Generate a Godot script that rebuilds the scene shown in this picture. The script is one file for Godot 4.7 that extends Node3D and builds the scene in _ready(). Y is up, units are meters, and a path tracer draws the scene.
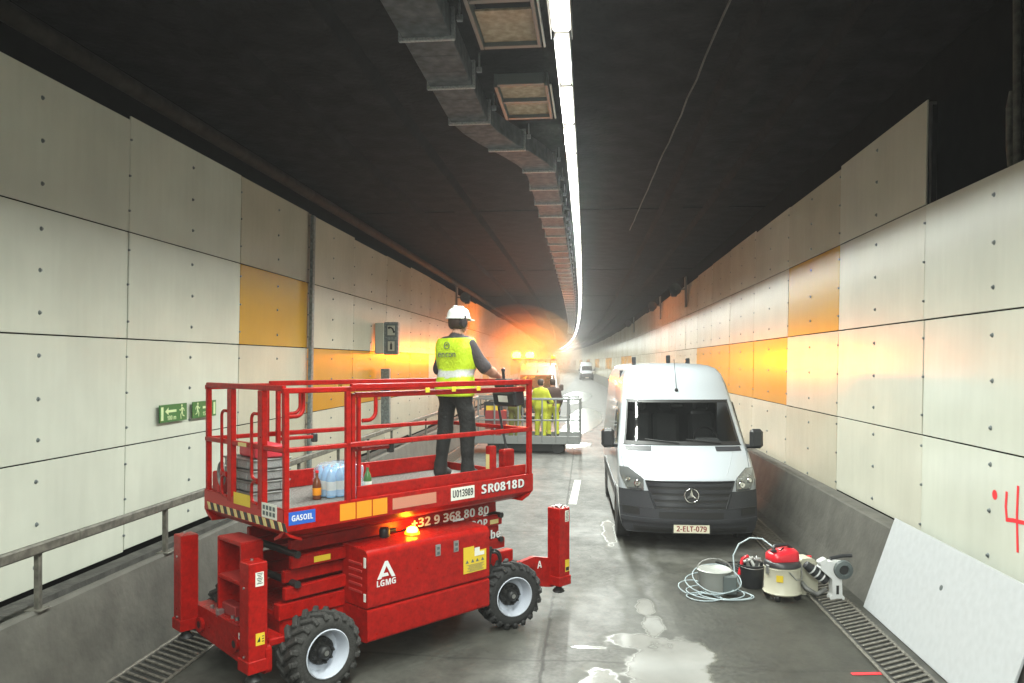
extends Node3D
# A road tunnel under repair: scissor lift with a worker, parked van, tools, panel walls, a line of luminaires.

const CURVE := 4800.0        # the tunnel bends left: x = -z*z / CURVE
const LEAN := 0.017          # both walls lean the same way, as the carriageway is banked
const LINE_ENERGY := 9.6
const EXPOSURE := 1.40
const FOG := 0.0013
const BEACON := 24.0
const HALO := 16.0
var M := {}
var rng := RandomNumberGenerator.new()
var used := {}

# ------------------------------------------------------------------ mesh builder
class MB:
	var v := PackedVector3Array()
	var n := PackedVector3Array()
	var uv := PackedVector2Array()
	var col := PackedColorArray()
	var colored := false
	var paint := Color.WHITE
	var xf := Transform3D()

	func p3(a: Vector3, b: Vector3, c: Vector3, na: Vector3, nb: Vector3, nc: Vector3, ua := Vector2.ZERO, ub := Vector2.ZERO, uc := Vector2.ZERO) -> void:
		v.append(xf * a); v.append(xf * c); v.append(xf * b)
		n.append((xf.basis * na).normalized()); n.append((xf.basis * nc).normalized()); n.append((xf.basis * nb).normalized())
		uv.append(ua); uv.append(uc); uv.append(ub)
		for i in 3: col.append(paint)

	func tri(a: Vector3, b: Vector3, c: Vector3) -> void:
		var k := (b - a).cross(c - a).normalized()
		p3(a, b, c, k, k, k)

	func quad(a: Vector3, b: Vector3, c: Vector3, d: Vector3) -> void:
		var k := (c - a).cross(d - b).normalized()
		p3(a, b, c, k, k, k, Vector2(0, 1), Vector2(1, 1), Vector2(1, 0))
		p3(a, c, d, k, k, k, Vector2(0, 1), Vector2(1, 0), Vector2(0, 0))

	func box(c: Vector3, s: Vector3, ch := 0.0, b := Basis()) -> void:
		var h := s * 0.5
		ch = minf(ch, minf(h.x, minf(h.y, h.z)) * 0.9)
		var f := func(sx: float, sy: float, sz: float, ax: int) -> Vector3:
			var q := Vector3(sx * (h.x - (0.0 if ax == 0 else ch)), sy * (h.y - (0.0 if ax == 1 else ch)), sz * (h.z - (0.0 if ax == 2 else ch)))
			return c + b * q
		for s1 in [-1.0, 1.0]:
			var fx := [f.call(s1, -1.0, -1.0, 0), f.call(s1, 1.0, -1.0, 0), f.call(s1, 1.0, 1.0, 0), f.call(s1, -1.0, 1.0, 0)]
			var fy := [f.call(-1.0, s1, -1.0, 1), f.call(-1.0, s1, 1.0, 1), f.call(1.0, s1, 1.0, 1), f.call(1.0, s1, -1.0, 1)]
			var fz := [f.call(-1.0, -1.0, s1, 2), f.call(1.0, -1.0, s1, 2), f.call(1.0, 1.0, s1, 2), f.call(-1.0, 1.0, s1, 2)]
			for q in [fx, fy, fz]:
				if s1 > 0: quad(q[0], q[1], q[2], q[3])
				else: quad(q[3], q[2], q[1], q[0])
		if ch <= 0.0: return
		for sa in [-1.0, 1.0]:
			for sb in [-1.0, 1.0]:
				out(f.call(sa, sb, -1.0, 0), f.call(sa, sb, 1.0, 0), f.call(sa, sb, 1.0, 1), f.call(sa, sb, -1.0, 1), c)
				out(f.call(sa, -1.0, sb, 0), f.call(sa, 1.0, sb, 0), f.call(sa, 1.0, sb, 2), f.call(sa, -1.0, sb, 2), c)
				out(f.call(-1.0, sa, sb, 1), f.call(1.0, sa, sb, 1), f.call(1.0, sa, sb, 2), f.call(-1.0, sa, sb, 2), c)
				for sc in [-1.0, 1.0]:
					var t := [f.call(sa, sb, sc, 0), f.call(sa, sb, sc, 1), f.call(sa, sb, sc, 2)]
					if ((t[1] - t[0]).cross(t[2] - t[0])).dot(t[0] - c) > 0: tri(t[0], t[1], t[2])
					else: tri(t[0], t[2], t[1])

	func out(a: Vector3, b: Vector3, c: Vector3, d: Vector3, centre: Vector3) -> void:   # a quad turned away from centre
		if (c - a).cross(d - b).dot((a + c) * 0.5 - centre) > 0: quad(a, b, c, d)
		else: quad(d, c, b, a)

	func bar(a: Vector3, b: Vector3, w: float, h: float, ch := 0.003, up := Vector3.UP) -> void:   # a box section from a to b
		var z := (b - a).normalized()
		var u := up if absf(z.dot(up)) < 0.98 else Vector3.RIGHT
		var x := u.cross(z).normalized()
		box((a + b) * 0.5, Vector3(w, h, a.distance_to(b)), ch, Basis(x, z.cross(x), z))

	func tube(path: Array, r: float, seg := 8, closed := false, r_end := -1.0) -> void:
		var m := path.size()
		var rings := []
		var side := Vector3.ZERO
		for i in m:
			var t: Vector3
			if closed: t = (path[(i + 1) % m] - path[(i + m - 1) % m]).normalized()
			else: t = (path[mini(i + 1, m - 1)] - path[maxi(i - 1, 0)]).normalized()
			if side == Vector3.ZERO: side = t.cross(Vector3.UP if absf(t.y) < 0.9 else Vector3.RIGHT).normalized()
			side = (side - t * side.dot(t)).normalized()
			var o := t.cross(side)
			var rr := r if r_end < 0.0 else lerpf(r, r_end, float(i) / (m - 1))
			var ring := []
			for k in seg:
				var an := TAU * k / seg
				var d := side * cos(an) + o * sin(an)
				ring.append([path[i] + d * rr, d])
			rings.append(ring)
		for i in (m if closed else m - 1):
			var r0: Array = rings[i]
			var r1: Array = rings[(i + 1) % m]
			for k in seg:
				var k2 := (k + 1) % seg
				p3(r0[k][0], r0[k2][0], r1[k2][0], r0[k][1], r0[k2][1], r1[k2][1])
				p3(r0[k][0], r1[k2][0], r1[k][0], r0[k][1], r1[k2][1], r1[k][1])
		if not closed:
			for e in [0, m - 1]:
				for k in seg:
					var a: Vector3 = rings[e][k][0]
					var b: Vector3 = rings[e][(k + 1) % seg][0]
					if e == 0: tri(path[e], b, a)
					else: tri(path[e], a, b)

	func lathe(prof: Array, seg := 24, t := Transform3D(), smooth := true) -> void:   # prof: Vector2(r, y) from bottom to top, outside
		for i in prof.size() - 1:
			var a: Vector2 = prof[i]
			var b: Vector2 = prof[i + 1]
			var e := (b - a).normalized()
			var na := Vector2(e.y, -e.x)
			var n0 := na
			var n1 := na
			if smooth:
				if i > 0:
					var q: Vector2 = (a - prof[i - 1]).normalized()
					if q.dot(e) > 0.6: n0 = (na + Vector2(q.y, -q.x)).normalized()
				if i < prof.size() - 2:
					var q2: Vector2 = (prof[i + 2] - b).normalized()
					if q2.dot(e) > 0.6: n1 = (na + Vector2(q2.y, -q2.x)).normalized()
			for k in seg:
				var c0 := Vector3(cos(TAU * k / seg), 0, -sin(TAU * k / seg))
				var c1 := Vector3(cos(TAU * (k + 1) / seg), 0, -sin(TAU * (k + 1) / seg))
				var A := t * (c0 * a.x + Vector3.UP * a.y)
				var B := t * (c1 * a.x + Vector3.UP * a.y)
				var C := t * (c1 * b.x + Vector3.UP * b.y)
				var D := t * (c0 * b.x + Vector3.UP * b.y)
				var NA := t.basis * (c0 * n0.x + Vector3.UP * n0.y)
				var NB := t.basis * (c1 * n0.x + Vector3.UP * n0.y)
				var NC := t.basis * (c1 * n1.x + Vector3.UP * n1.y)
				var ND := t.basis * (c0 * n1.x + Vector3.UP * n1.y)
				if a.x > 1e-5: p3(A, B, C, NA, NB, NC)
				if b.x > 1e-5: p3(A, C, D, NA, NC, ND)

	func disc(c: Vector3, nrm: Vector3, r: float, seg := 16) -> void:
		var x := nrm.cross(Vector3.UP if absf(nrm.y) < 0.9 else Vector3.RIGHT).normalized()
		var y := nrm.cross(x)
		for k in seg:
			tri(c, c + (x * cos(TAU * k / seg) + y * sin(TAU * k / seg)) * r, c + (x * cos(TAU * (k + 1) / seg) + y * sin(TAU * (k + 1) / seg)) * r)

	func prism(poly: PackedVector2Array, depth: float, t := Transform3D()) -> void:   # polygon in XY pushed along +Z
		var area := 0.0
		for i in poly.size(): area += poly[i].cross(poly[(i + 1) % poly.size()])
		if area < 0: poly.reverse()
		var ix := Geometry2D.triangulate_polygon(poly)
		for i in range(0, ix.size(), 3):
			var a := poly[ix[i]]
			var b := poly[ix[i + 1]]
			var c := poly[ix[i + 2]]
			if (b - a).cross(c - a) < 0:
				var s := b; b = c; c = s
			tri(t * Vector3(a.x, a.y, depth), t * Vector3(b.x, b.y, depth), t * Vector3(c.x, c.y, depth))
			if depth > 0: tri(t * Vector3(a.x, a.y, 0), t * Vector3(c.x, c.y, 0), t * Vector3(b.x, b.y, 0))
		if depth > 0:
			for i in poly.size():
				var a := poly[i]
				var b := poly[(i + 1) % poly.size()]
				quad(t * Vector3(a.x, a.y, 0), t * Vector3(b.x, b.y, 0), t * Vector3(b.x, b.y, depth), t * Vector3(a.x, a.y, depth))

	func sheet(rows: Array, uvs: Array = [], skip = null) -> void:   # smooth grid of points; outside is where (next column) x (next row) points
		var R := rows.size()
		var K: int = rows[0].size()
		var nn := []
		for i in R:
			var line := []
			for k in K:
				var du: Vector3 = rows[i][mini(k + 1, K - 1)] - rows[i][maxi(k - 1, 0)]
				var dv: Vector3 = rows[mini(i + 1, R - 1)][k] - rows[maxi(i - 1, 0)][k]
				line.append(du.cross(dv).normalized())
			nn.append(line)
		for i in R - 1:
			for k in K - 1:
				if skip != null and skip.call(i, k): continue
				var U := [Vector2.ZERO, Vector2.ZERO, Vector2.ZERO, Vector2.ZERO]
				if uvs: U = [uvs[i][k], uvs[i][k + 1], uvs[i + 1][k + 1], uvs[i + 1][k]]
				p3(rows[i][k], rows[i][k + 1], rows[i + 1][k + 1], nn[i][k], nn[i][k + 1], nn[i + 1][k + 1], U[0], U[1], U[2])
				p3(rows[i][k], rows[i + 1][k + 1], rows[i + 1][k], nn[i][k], nn[i + 1][k + 1], nn[i + 1][k], U[0], U[2], U[3])

	func mesh() -> ArrayMesh:
		var a := []
		a.resize(Mesh.ARRAY_MAX)
		a[Mesh.ARRAY_VERTEX] = v
		a[Mesh.ARRAY_NORMAL] = n
		a[Mesh.ARRAY_TEX_UV] = uv
		if colored: a[Mesh.ARRAY_COLOR] = col
		var m := ArrayMesh.new()
		m.add_surface_from_arrays(Mesh.PRIMITIVE_TRIANGLES, a)
		return m

# ------------------------------------------------------------------ naming helpers
func numbered(called: String) -> String:
	var k: int = used.get(called, 0)
	used[called] = k + 1
	return called if k == 0 else "%s_%03d" % [called, k]

func put(called: String, o: Node3D, parent: Node = self) -> void:
	if parent == self:
		o.name = numbered(called)
	else:
		var key := "#" + str(parent.get_instance_id()) + called
		var k: int = used.get(key, 0)
		used[key] = k + 1
		o.name = called if k == 0 else "%s_%03d" % [called, k]
	parent.add_child(o, true)

func obj(called: String, b: MB, mat: Material, parent: Node = self) -> MeshInstance3D:
	return inst(called, b.mesh(), mat, parent)

func inst(called: String, mesh: Mesh, mat: Material, parent: Node = self, at := Transform3D()) -> MeshInstance3D:
	var o := MeshInstance3D.new()
	o.mesh = mesh
	o.material_override = mat
	o.transform = at
	put(called, o, parent)
	return o

func tag(o: Node3D, label: String, category: String, group := "") -> Node3D:
	o.set_meta("label", label)
	o.set_meta("category", category)
	if group: o.set_meta("group", group)
	return o

func struct(o: Node3D) -> Node3D:
	o.set_meta("kind", "structure")
	return o

func thing(called: String, label: String, category: String, at := Vector3.ZERO, turn := 0.0, group := "") -> Node3D:
	var o := Node3D.new()
	o.position = at
	o.rotation.y = turn
	put(called, o)
	tag(o, label, category, group)
	return o

func dup(src: Node3D, at: Vector3, turn: float, label: String, group := "") -> Node3D:
	var o: Node3D = src.duplicate()
	o.name = numbered(str(src.name).rstrip("0123456789").trim_suffix("_"))
	add_child(o)
	o.position = at
	o.rotation.y = turn
	if label: o.set_meta("label", label)
	if group: o.set_meta("group", group)
	return o

func words(called: String, text: String, height: float, mat: Material, parent: Node, at: Transform3D, depth := 0.003, font := "Droid Sans", heavy := true, wide := 0.0) -> MeshInstance3D:
	var t := TextMesh.new()
	var f := SystemFont.new()
	f.font_names = PackedStringArray([font])
	f.font_weight = 700 if heavy else 400
	t.font = f
	t.text = text
	t.font_size = 64
	t.pixel_size = height / 46.0
	t.depth = depth
	t.horizontal_alignment = HORIZONTAL_ALIGNMENT_CENTER
	t.vertical_alignment = VERTICAL_ALIGNMENT_CENTER
	t.curve_step = 1.0
	var sx := 1.0 if wide <= 0.0 else wide / maxf(t.get_aabb().size.x, 0.001)
	return inst(called, t, mat, parent, at * Transform3D(Basis.from_scale(Vector3(sx, 1, 1)), Vector3.ZERO))

# ------------------------------------------------------------------ materials
func lin(r: float, g: float, b: float) -> Color:
	return Color(r, g, b).linear_to_srgb()

func mat(called: String, c: Color, rough := 0.6, metal := 0.0, spec := 0.5) -> StandardMaterial3D:
	var m := StandardMaterial3D.new()
	m.resource_name = called
	m.albedo_color = c
	m.roughness = rough
	m.metallic = metal
	m.metallic_specular = spec
	M[called] = m
	return m

func noise_tex(freq: float, lo: Color, hi: Color, sd := 1, size := 512, octaves := 4, normal := 0.0, kind := FastNoiseLite.TYPE_SIMPLEX_SMOOTH) -> NoiseTexture2D:
	var f := FastNoiseLite.new()
	f.noise_type = kind
	f.seed = sd
	f.frequency = freq
	f.fractal_octaves = octaves
	var t := NoiseTexture2D.new()
	t.width = size
	t.height = size
	t.seamless = true
	t.noise = f
	if normal > 0.0:
		t.as_normal_map = true
		t.bump_strength = normal
	else:
		var g := Gradient.new()
		g.set_color(0, lo)
		g.set_color(1, hi)
		t.color_ramp = g
	return t

func worn(m: StandardMaterial3D, scale: float, tex: Texture2D, rough_tex: Texture2D = null, nrm: Texture2D = null, nscale := 0.5) -> StandardMaterial3D:
	m.albedo_texture = tex
	m.uv1_triplanar = true
	m.uv1_world_triplanar = true
	m.uv1_scale = Vector3.ONE * scale
	if rough_tex:
		m.roughness = 1.0
		m.roughness_texture = rough_tex
		m.roughness_texture_channel = BaseMaterial3D.TEXTURE_CHANNEL_RED
	if nrm:
		m.normal_enabled = true
		m.normal_texture = nrm
		m.normal_scale = nscale
	return m

func grey(x: float) -> Color:
	return Color(x, x, x)

func make_materials() -> void:
	var soft := noise_tex(0.012, grey(0.93), grey(1.0), 3, 512, 5)
	var streak := noise_tex(0.014, grey(0.975), grey(1.0), 61, 512, 5)
	var blot := noise_tex(0.012, grey(0.62), grey(1.0), 5)
	var grain := noise_tex(0.05, grey(0.7), grey(1.0), 7, 512, 5)
	var bumps := noise_tex(0.05, grey(0), grey(1), 11, 512, 5, 3.0)
	var tones := {"pale": [0.70, 0.72, 0.63], "pale_warm": [0.68, 0.67, 0.57], "beige": [0.62, 0.58, 0.47], "beige_deep": [0.57, 0.53, 0.42], "amber": [0.62, 0.28, 0.012], "amber_dull": [0.56, 0.30, 0.02]}
	for k in tones:
		var c: Array = tones[k]
		worn(mat("panel_" + k, lin(c[0], c[1], c[2]), 0.23, 0.0, 0.42), 0.11, soft)
		var pm: StandardMaterial3D = M["panel_" + k]
		pm.detail_enabled = true
		pm.detail_blend_mode = BaseMaterial3D.BLEND_MODE_MUL
		pm.detail_albedo = streak
		pm.detail_uv_layer = BaseMaterial3D.DETAIL_UV_2
		pm.uv2_triplanar = true
		pm.uv2_world_triplanar = true
		pm.uv2_scale = Vector3(0.9, 0.10, 0.9)
	worn(mat("concrete", lin(0.12, 0.115, 0.10), 0.75), 0.45, noise_tex(0.012, grey(0.78), grey(1.0), 5), null, bumps, 0.25)
	worn(mat("concrete_dark", lin(0.085, 0.082, 0.075), 0.8), 0.7, blot, null, bumps, 0.6)
	worn(mat("ceiling", lin(0.015, 0.0142, 0.0155), 0.9, 0.0, 0.1), 0.3, noise_tex(0.01, grey(0.5), grey(1.0), 15), null, bumps, 0.5)
	worn(mat("soot", lin(0.005, 0.005, 0.0045), 0.95, 0.0, 0.08), 0.5, blot)
	worn(mat("pipe_soot", lin(0.028, 0.026, 0.022), 0.8, 0.0, 0.2), 0.7, blot)
	worn(mat("galvanised", lin(0.32, 0.32, 0.31), 0.5, 0.35), 1.2, blot)
	worn(mat("duct", lin(0.11, 0.122, 0.135), 0.7, 0.0, 0.2), 0.9, blot)
	worn(mat("duct_flange", lin(0.5, 0.52, 0.54), 0.5, 0.1, 0.3), 1.2, grain)
	worn(mat("rail_steel", lin(0.20, 0.19, 0.16), 0.55, 0.3), 1.5, blot)
	worn(mat("plywood", lin(0.50, 0.38, 0.26), 0.7), 0.8, noise_tex(0.02, Color(0.7, 0.66, 0.6), Color(1, 1, 1), 21))
	worn(mat("red_paint", lin(0.56, 0.010, 0.006), 0.36, 0.0, 0.32), 1.1, noise_tex(0.02, grey(0.72), grey(1.0), 23), noise_tex(0.03, grey(0.22), grey(0.5), 25))
	var rp: StandardMaterial3D = M.red_paint
	rp.detail_enabled = true
	rp.detail_blend_mode = BaseMaterial3D.BLEND_MODE_MUL
	rp.detail_albedo = noise_tex(0.035, Color(0.80, 0.79, 0.78), Color(1, 1, 1), 65, 512, 6)
	rp.detail_uv_layer = BaseMaterial3D.DETAIL_UV_2
	rp.uv2_triplanar = true
	rp.uv2_world_triplanar = true
	rp.uv2_scale = Vector3(2.4, 1.2, 2.4)
	mat("red_dusty", lin(0.40, 0.03, 0.025), 0.6)
	worn(mat("rubber", lin(0.028, 0.028, 0.029), 0.8), 3.0, noise_tex(0.03, grey(0.6), grey(1.0), 27))
	worn(mat("rubber_dusty", lin(0.06, 0.058, 0.055), 0.85), 3.0, noise_tex(0.03, grey(0.5), grey(1.0), 29))
	mat("rim_white", lin(0.46, 0.49, 0.56), 0.4)
	mat("black", lin(0.015, 0.015, 0.016), 0.5)
	mat("black_plastic", lin(0.022, 0.023, 0.026), 0.42)
	worn(mat("bumper", lin(0.045, 0.047, 0.056), 0.5), 2.0, grain)
	mat("grille", lin(0.02, 0.021, 0.026), 0.35)
	mat("chrome", lin(0.75, 0.75, 0.76), 0.16, 1.0)
	mat("steel", lin(0.45, 0.45, 0.45), 0.35, 0.9)
	mat("white", lin(0.66, 0.67, 0.67), 0.5)
	var van := mat("van_white", lin(0.40, 0.43, 0.465), 0.32)
	van.clearcoat_enabled = true
	van.clearcoat = 0.8
	van.clearcoat_roughness = 0.06
	mat("windscreen", lin(0.012, 0.013, 0.015), 0.05, 0.0, 0.6)
	var gl := mat("glass", Color(0.03, 0.035, 0.04, 0.45), 0.04)
	gl.transparency = BaseMaterial3D.TRANSPARENCY_ALPHA
	mat("cab_grey", lin(0.10, 0.105, 0.11), 0.7)
	mat("cab_dark", lin(0.05, 0.05, 0.055), 0.8)
	mat("lamp_glass", lin(0.26, 0.27, 0.27), 0.15, 0.7)
	mat("plate", lin(0.80, 0.76, 0.60), 0.45)
	mat("plate_ink", lin(0.25, 0.03, 0.03), 0.5)
	mat("amber_reflector", lin(0.75, 0.27, 0.012), 0.35)
	mat("tape", lin(0.52, 0.20, 0.13), 0.15)
	mat("yellow", lin(0.70, 0.50, 0.03), 0.5)
	mat("yellow_pale", lin(0.62, 0.52, 0.22), 0.6)
	mat("blue", lin(0.02, 0.10, 0.45), 0.4)
	mat("ink", lin(0.02, 0.02, 0.02), 0.5)
	worn(mat("deck", lin(0.36, 0.35, 0.33), 0.6, 0.2), 2.2, noise_tex(0.03, grey(0.55), grey(1.0), 33))
	worn(mat("crate", lin(0.42, 0.43, 0.43), 0.6), 3.0, grain)
	mat("crate_red", lin(0.55, 0.03, 0.05), 0.5)
	mat("skin", lin(0.48, 0.27, 0.18), 0.55)
	mat("helmet", lin(0.75, 0.76, 0.75), 0.3)
	mat("hair", lin(0.035, 0.018, 0.012), 0.7)
	mat("ear_cup", lin(0.03, 0.024, 0.026), 0.5)
	var body := mat("body", Color.WHITE, 0.8)
	body.vertex_color_use_as_albedo = true
	var folds := noise_tex(0.022, grey(0), grey(1), 71, 512, 3, 9.0)
	for cl in [body]:
		cl.normal_enabled = true
		cl.normal_texture = folds
		cl.normal_scale = 0.8
		cl.uv1_triplanar = true
		cl.uv1_scale = Vector3(3.2, 1.6, 3.2)
	var vest := mat("vest", Color.WHITE, 0.6)
	vest.vertex_color_use_as_albedo = true
	vest.normal_enabled = true
	vest.normal_texture = folds
	vest.normal_scale = 0.9
	vest.uv1_triplanar = true
	vest.uv1_scale = Vector3(2.6, 1.5, 2.6)
	mat("exit_green", lin(0.03, 0.16, 0.03), 0.4)
	mat("exit_pale", lin(0.62, 0.75, 0.42), 0.5)
	worn(mat("cabinet", lin(0.24, 0.28, 0.28), 0.5), 2.0, blot)
	mat("cabinet_dark", lin(0.10, 0.12, 0.12), 0.5)
	mat("cabinet_pale", lin(0.42, 0.43, 0.36), 0.5)
	mat("cream", lin(0.50, 0.48, 0.38), 0.42)
	mat("red_plastic", lin(0.62, 0.012, 0.025), 0.33)
	mat("hose", lin(0.35, 0.42, 0.45), 0.4)
	mat("galv_pale", lin(0.36, 0.37, 0.35), 0.5, 0.2)
	worn(mat("panel_spare", lin(0.50, 0.52, 0.54), 0.42), 1.0, noise_tex(0.02, grey(0.93), grey(1.0), 35))
	worn(mat("line_white", lin(0.62, 0.63, 0.58), 0.7), 1.5, grain)
	mat("spray_red", lin(0.85, 0.03, 0.04), 0.7)
	worn(mat("grate", lin(0.30, 0.28, 0.24), 0.55, 0.5), 2.5, blot)
	mat("gutter", lin(0.03, 0.03, 0.028), 0.6)
	var film := mat("film", Color(0.85, 0.93, 1.0, 0.28), 0.12)
	film.transparency = BaseMaterial3D.TRANSPARENCY_ALPHA
	mat("bottle_blue", lin(0.25, 0.48, 0.75), 0.25)
	mat("bottle_green", lin(0.06, 0.16, 0.05), 0.3)
	mat("bottle_brown", lin(0.14, 0.04, 0.015), 0.25)
	mat("label_white", lin(0.72, 0.72, 0.66), 0.5)
	mat("basket_grey", lin(0.20, 0.21, 0.21), 0.5, 0.3)
	mat("machine_red", lin(0.25, 0.02, 0.02), 0.5)
	mat("puddle", lin(0.27, 0.28, 0.265), 0.16, 0.0, 0.6)
	glow("lamp_lens", Color(1.0, 0.98, 0.92), 3.2)
	glow("amber_lamp", Color(1.0, 0.70, 0.16), 34.0)
	glow("amber_small", Color(1.0, 0.58, 0.06), 2.6)
	glow("red_lamp", Color(1.0, 0.12, 0.05), 1.2)
	glow("head_lamp", Color(1.0, 0.95, 0.85), 3.0)

func glow(called: String, c: Color, e: float) -> void:
	var m := mat(called, c * 0.5, 0.4)
	m.emission_enabled = true
	m.emission = c
	m.emission_energy_multiplier = e

# ------------------------------------------------------------------ the tunnel's course
func P(x: float, h: float, z: float) -> Vector3:      # z metres ahead of the camera, along the bend
	return Vector3(x + LEAN * (h - 2.6) * 0.0 - (z * z / CURVE if z > 0.0 else 0.0), h, -z)

func T(x: float, h: float, z: float) -> Transform3D:  # the same with the heading of the tunnel there
	return Transform3D(Basis(Vector3.UP, (z * 2.0 / CURVE if z > 0.0 else 0.0)), P(x, h, z))

func stations(z0: float, z1: float) -> Array:
	var a := [z0]
	var z := z0
	while z < z1:
		z = minf(z1, z + (3.0 if z < 60 else 8.0))
		a.append(z)
	return a

func ribbon(pts: Array, z0: float, z1: float, uvf = null) -> MB:   # a section (x, h) from right to left of its outside, swept along the tunnel
	var b := MB.new()
	var zs := stations(z0, z1)
	for j in pts.size() - 1:
		var rows := []
		var uvs := []
		for z in zs:
			rows.append([P(pts[j].x, pts[j].y, z), P(pts[j + 1].x, pts[j + 1].y, z)])
			if uvf != null: uvs.append([uvf.call(pts[j].x, z), uvf.call(pts[j + 1].x, z)])
		b.sheet(rows, uvs)
	return b

# ------------------------------------------------------------------ road surface
const RX0 := -4.3
const RX1 := 3.3
const RZ0 := 3.0
const RZ1 := 25.0

const POOLS := [[0.66, 6.7, 0.36, 1.25], [0.42, 7.62, 0.30, 0.24], [0.64, 8.1, 0.13, 0.36], [0.90, 7.4, 0.22, 0.5], [0.08, 6.25, 0.24, 0.6], [0.60, 8.72, 0.11, 0.34], [-0.05, 7.42, 0.2, 0.04], [-0.6, 6.0, 0.2, 0.3], [0.3, 12.5, 0.12, 0.9]]

func poly_in(poly: PackedVector2Array, q: Vector2) -> bool:
	return Geometry2D.is_point_in_polygon(q, poly)

func road_maps() -> Array:
	var w := 640
	var h := 1800
	var nz := []
	for cfg in [[41, 0.012, 4], [43, 0.05, 4], [47, 0.004, 3], [49, 0.22, 2]]:
		var f := FastNoiseLite.new()
		f.seed = cfg[0]; f.frequency = cfg[1]; f.fractal_octaves = cfg[2]
		nz.append(f.get_image(w, h, false, false, false).get_data())
	var dirt := PackedByteArray()
	dirt.resize(w * h * 3)
	var rough := PackedByteArray()
	rough.resize(w * h)
	for j in h:
		var z := RZ0 + (RZ1 - RZ0) * (j + 0.5) / h
		for i in w:
			var x := RX0 + (RX1 - RX0) * (i + 0.5) / w
			var k := j * w + i
			var a: float = nz[0][k] / 255.0
			var b: float = nz[1][k] / 255.0
			var c: float = nz[2][k] / 255.0
			var d: float = nz[3][k] / 255.0
			var xe := x + (a - 0.5) * 0.35
			var base := 0.105 + (a - 0.5) * 0.08 + (b - 0.5) * 0.055 + (d - 0.5) * 0.085
			var wet := 0.15 + 0.5 * smoothstep(0.50, 0.75, c)          # damp almost everywhere
			# right lane near the tools: soaked and dark
			var soak := smoothstep(0.72, 0.95, xe) * (1.0 - smoothstep(10.2, 12.2, z + (a - 0.5) * 2.0))
			# the wheel track that drips from the van
			soak = maxf(soak, (1.0 - smoothstep(0.07, 0.20, absf(xe - 0.47 - (z - 8.0) * 0.012))) * (1.0 - smoothstep(12.0, 14.0, z)) * smoothstep(6.8, 7.6, z) * 0.75)
			soak = maxf(soak, (1.0 - smoothstep(0.05, 0.13, absf(xe - 0.86 - (z - 9.0) * 0.02))) * smoothstep(8.0, 9.0, z) * 0.6)
			# under and beside the lift
			soak = maxf(soak, (1.0 - smoothstep(-1.0, -0.5, xe + (z - 6.5) * -0.25)) * (1.0 - smoothstep(8.5, 11.0, z)) * 0.65)
			soak = maxf(soak, smoothstep(2.35, 2.6, xe) * 0.55)
			soak = maxf(soak, (1.0 - smoothstep(-3.9, -3.5, xe)) * 0.6)
			wet = maxf(wet, soak)
			# fine cracks and polished wheel tracks
			var crack := (1.0 - smoothstep(0.004, 0.014, absf(a - 0.5 + (c - 0.5) * 0.4))) * smoothstep(0.45, 0.6, b)
			base *= 1.0 - 0.35 * crack
			for tx in [-2.6, -1.0, 0.5, 2.1]: base *= 1.0 - 0.12 * (1.0 - smoothstep(0.10, 0.35, absf(xe - tx)))
			# shallow milky water standing in the lane
			var pool := -9.0
			for q in POOLS:
				var dx: float = (x - q[0]) / q[2]
				var dz: float = (z - q[1]) / q[3]
				pool = maxf(pool, 1.0 - dx * dx - dz * dz)
			pool += (a - 0.5) * 1.7 + (b - 0.5) * 0.8
			var film := smoothstep(0.0, 0.45, pool) if pool > -2.0 else 0.0
			soak = maxf(soak, smoothstep(-0.8, -0.1, pool) * 0.55)
			wet = maxf(wet, soak)
			# seams of the slabs
			var seam := 1.0 - smoothstep(0.008, 0.022, absf(x + 0.43 + (b - 0.5) * 0.03))
			for s in [7.05, 12.4, 17.9, 24.0, 31.0]:
				seam = maxf(seam, (1.0 - smoothstep(0.008, 0.03, absf(z - s - (a - 0.5) * 0.12))) * 0.6)
			base *= 1.0 - 0.62 * soak
			base *= 1.0 - 0.6 * seam
			base = lerpf(base, 0.25 + (a - 0.5) * 0.12, film)
			base = clampf(base, 0.02, 0.7)
			var warm := 1.0 - 0.14 * soak * (1.0 - film)
			dirt[k * 3] = int(255.0 * pow(base, 1.0 / 2.2))
			dirt[k * 3 + 1] = int(255.0 * pow(base * 0.985, 1.0 / 2.2))
			dirt[k * 3 + 2] = int(255.0 * pow(base * 0.93 * warm, 1.0 / 2.2))
			rough[k] = int(255.0 * clampf(0.80 - 0.32 * wet * (1.0 - 0.5 * smoothstep(11.0, 16.0, z)) - 0.10 * (b - 0.5) + 0.2 * (d - 0.5) - 0.6 * film, 0.09, 0.9))
	return [ImageTexture.create_from_image(Image.create_from_data(w, h, false, Image.FORMAT_RGB8, dirt)), ImageTexture.create_from_image(Image.create_from_data(w, h, false, Image.FORMAT_L8, rough))]

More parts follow.
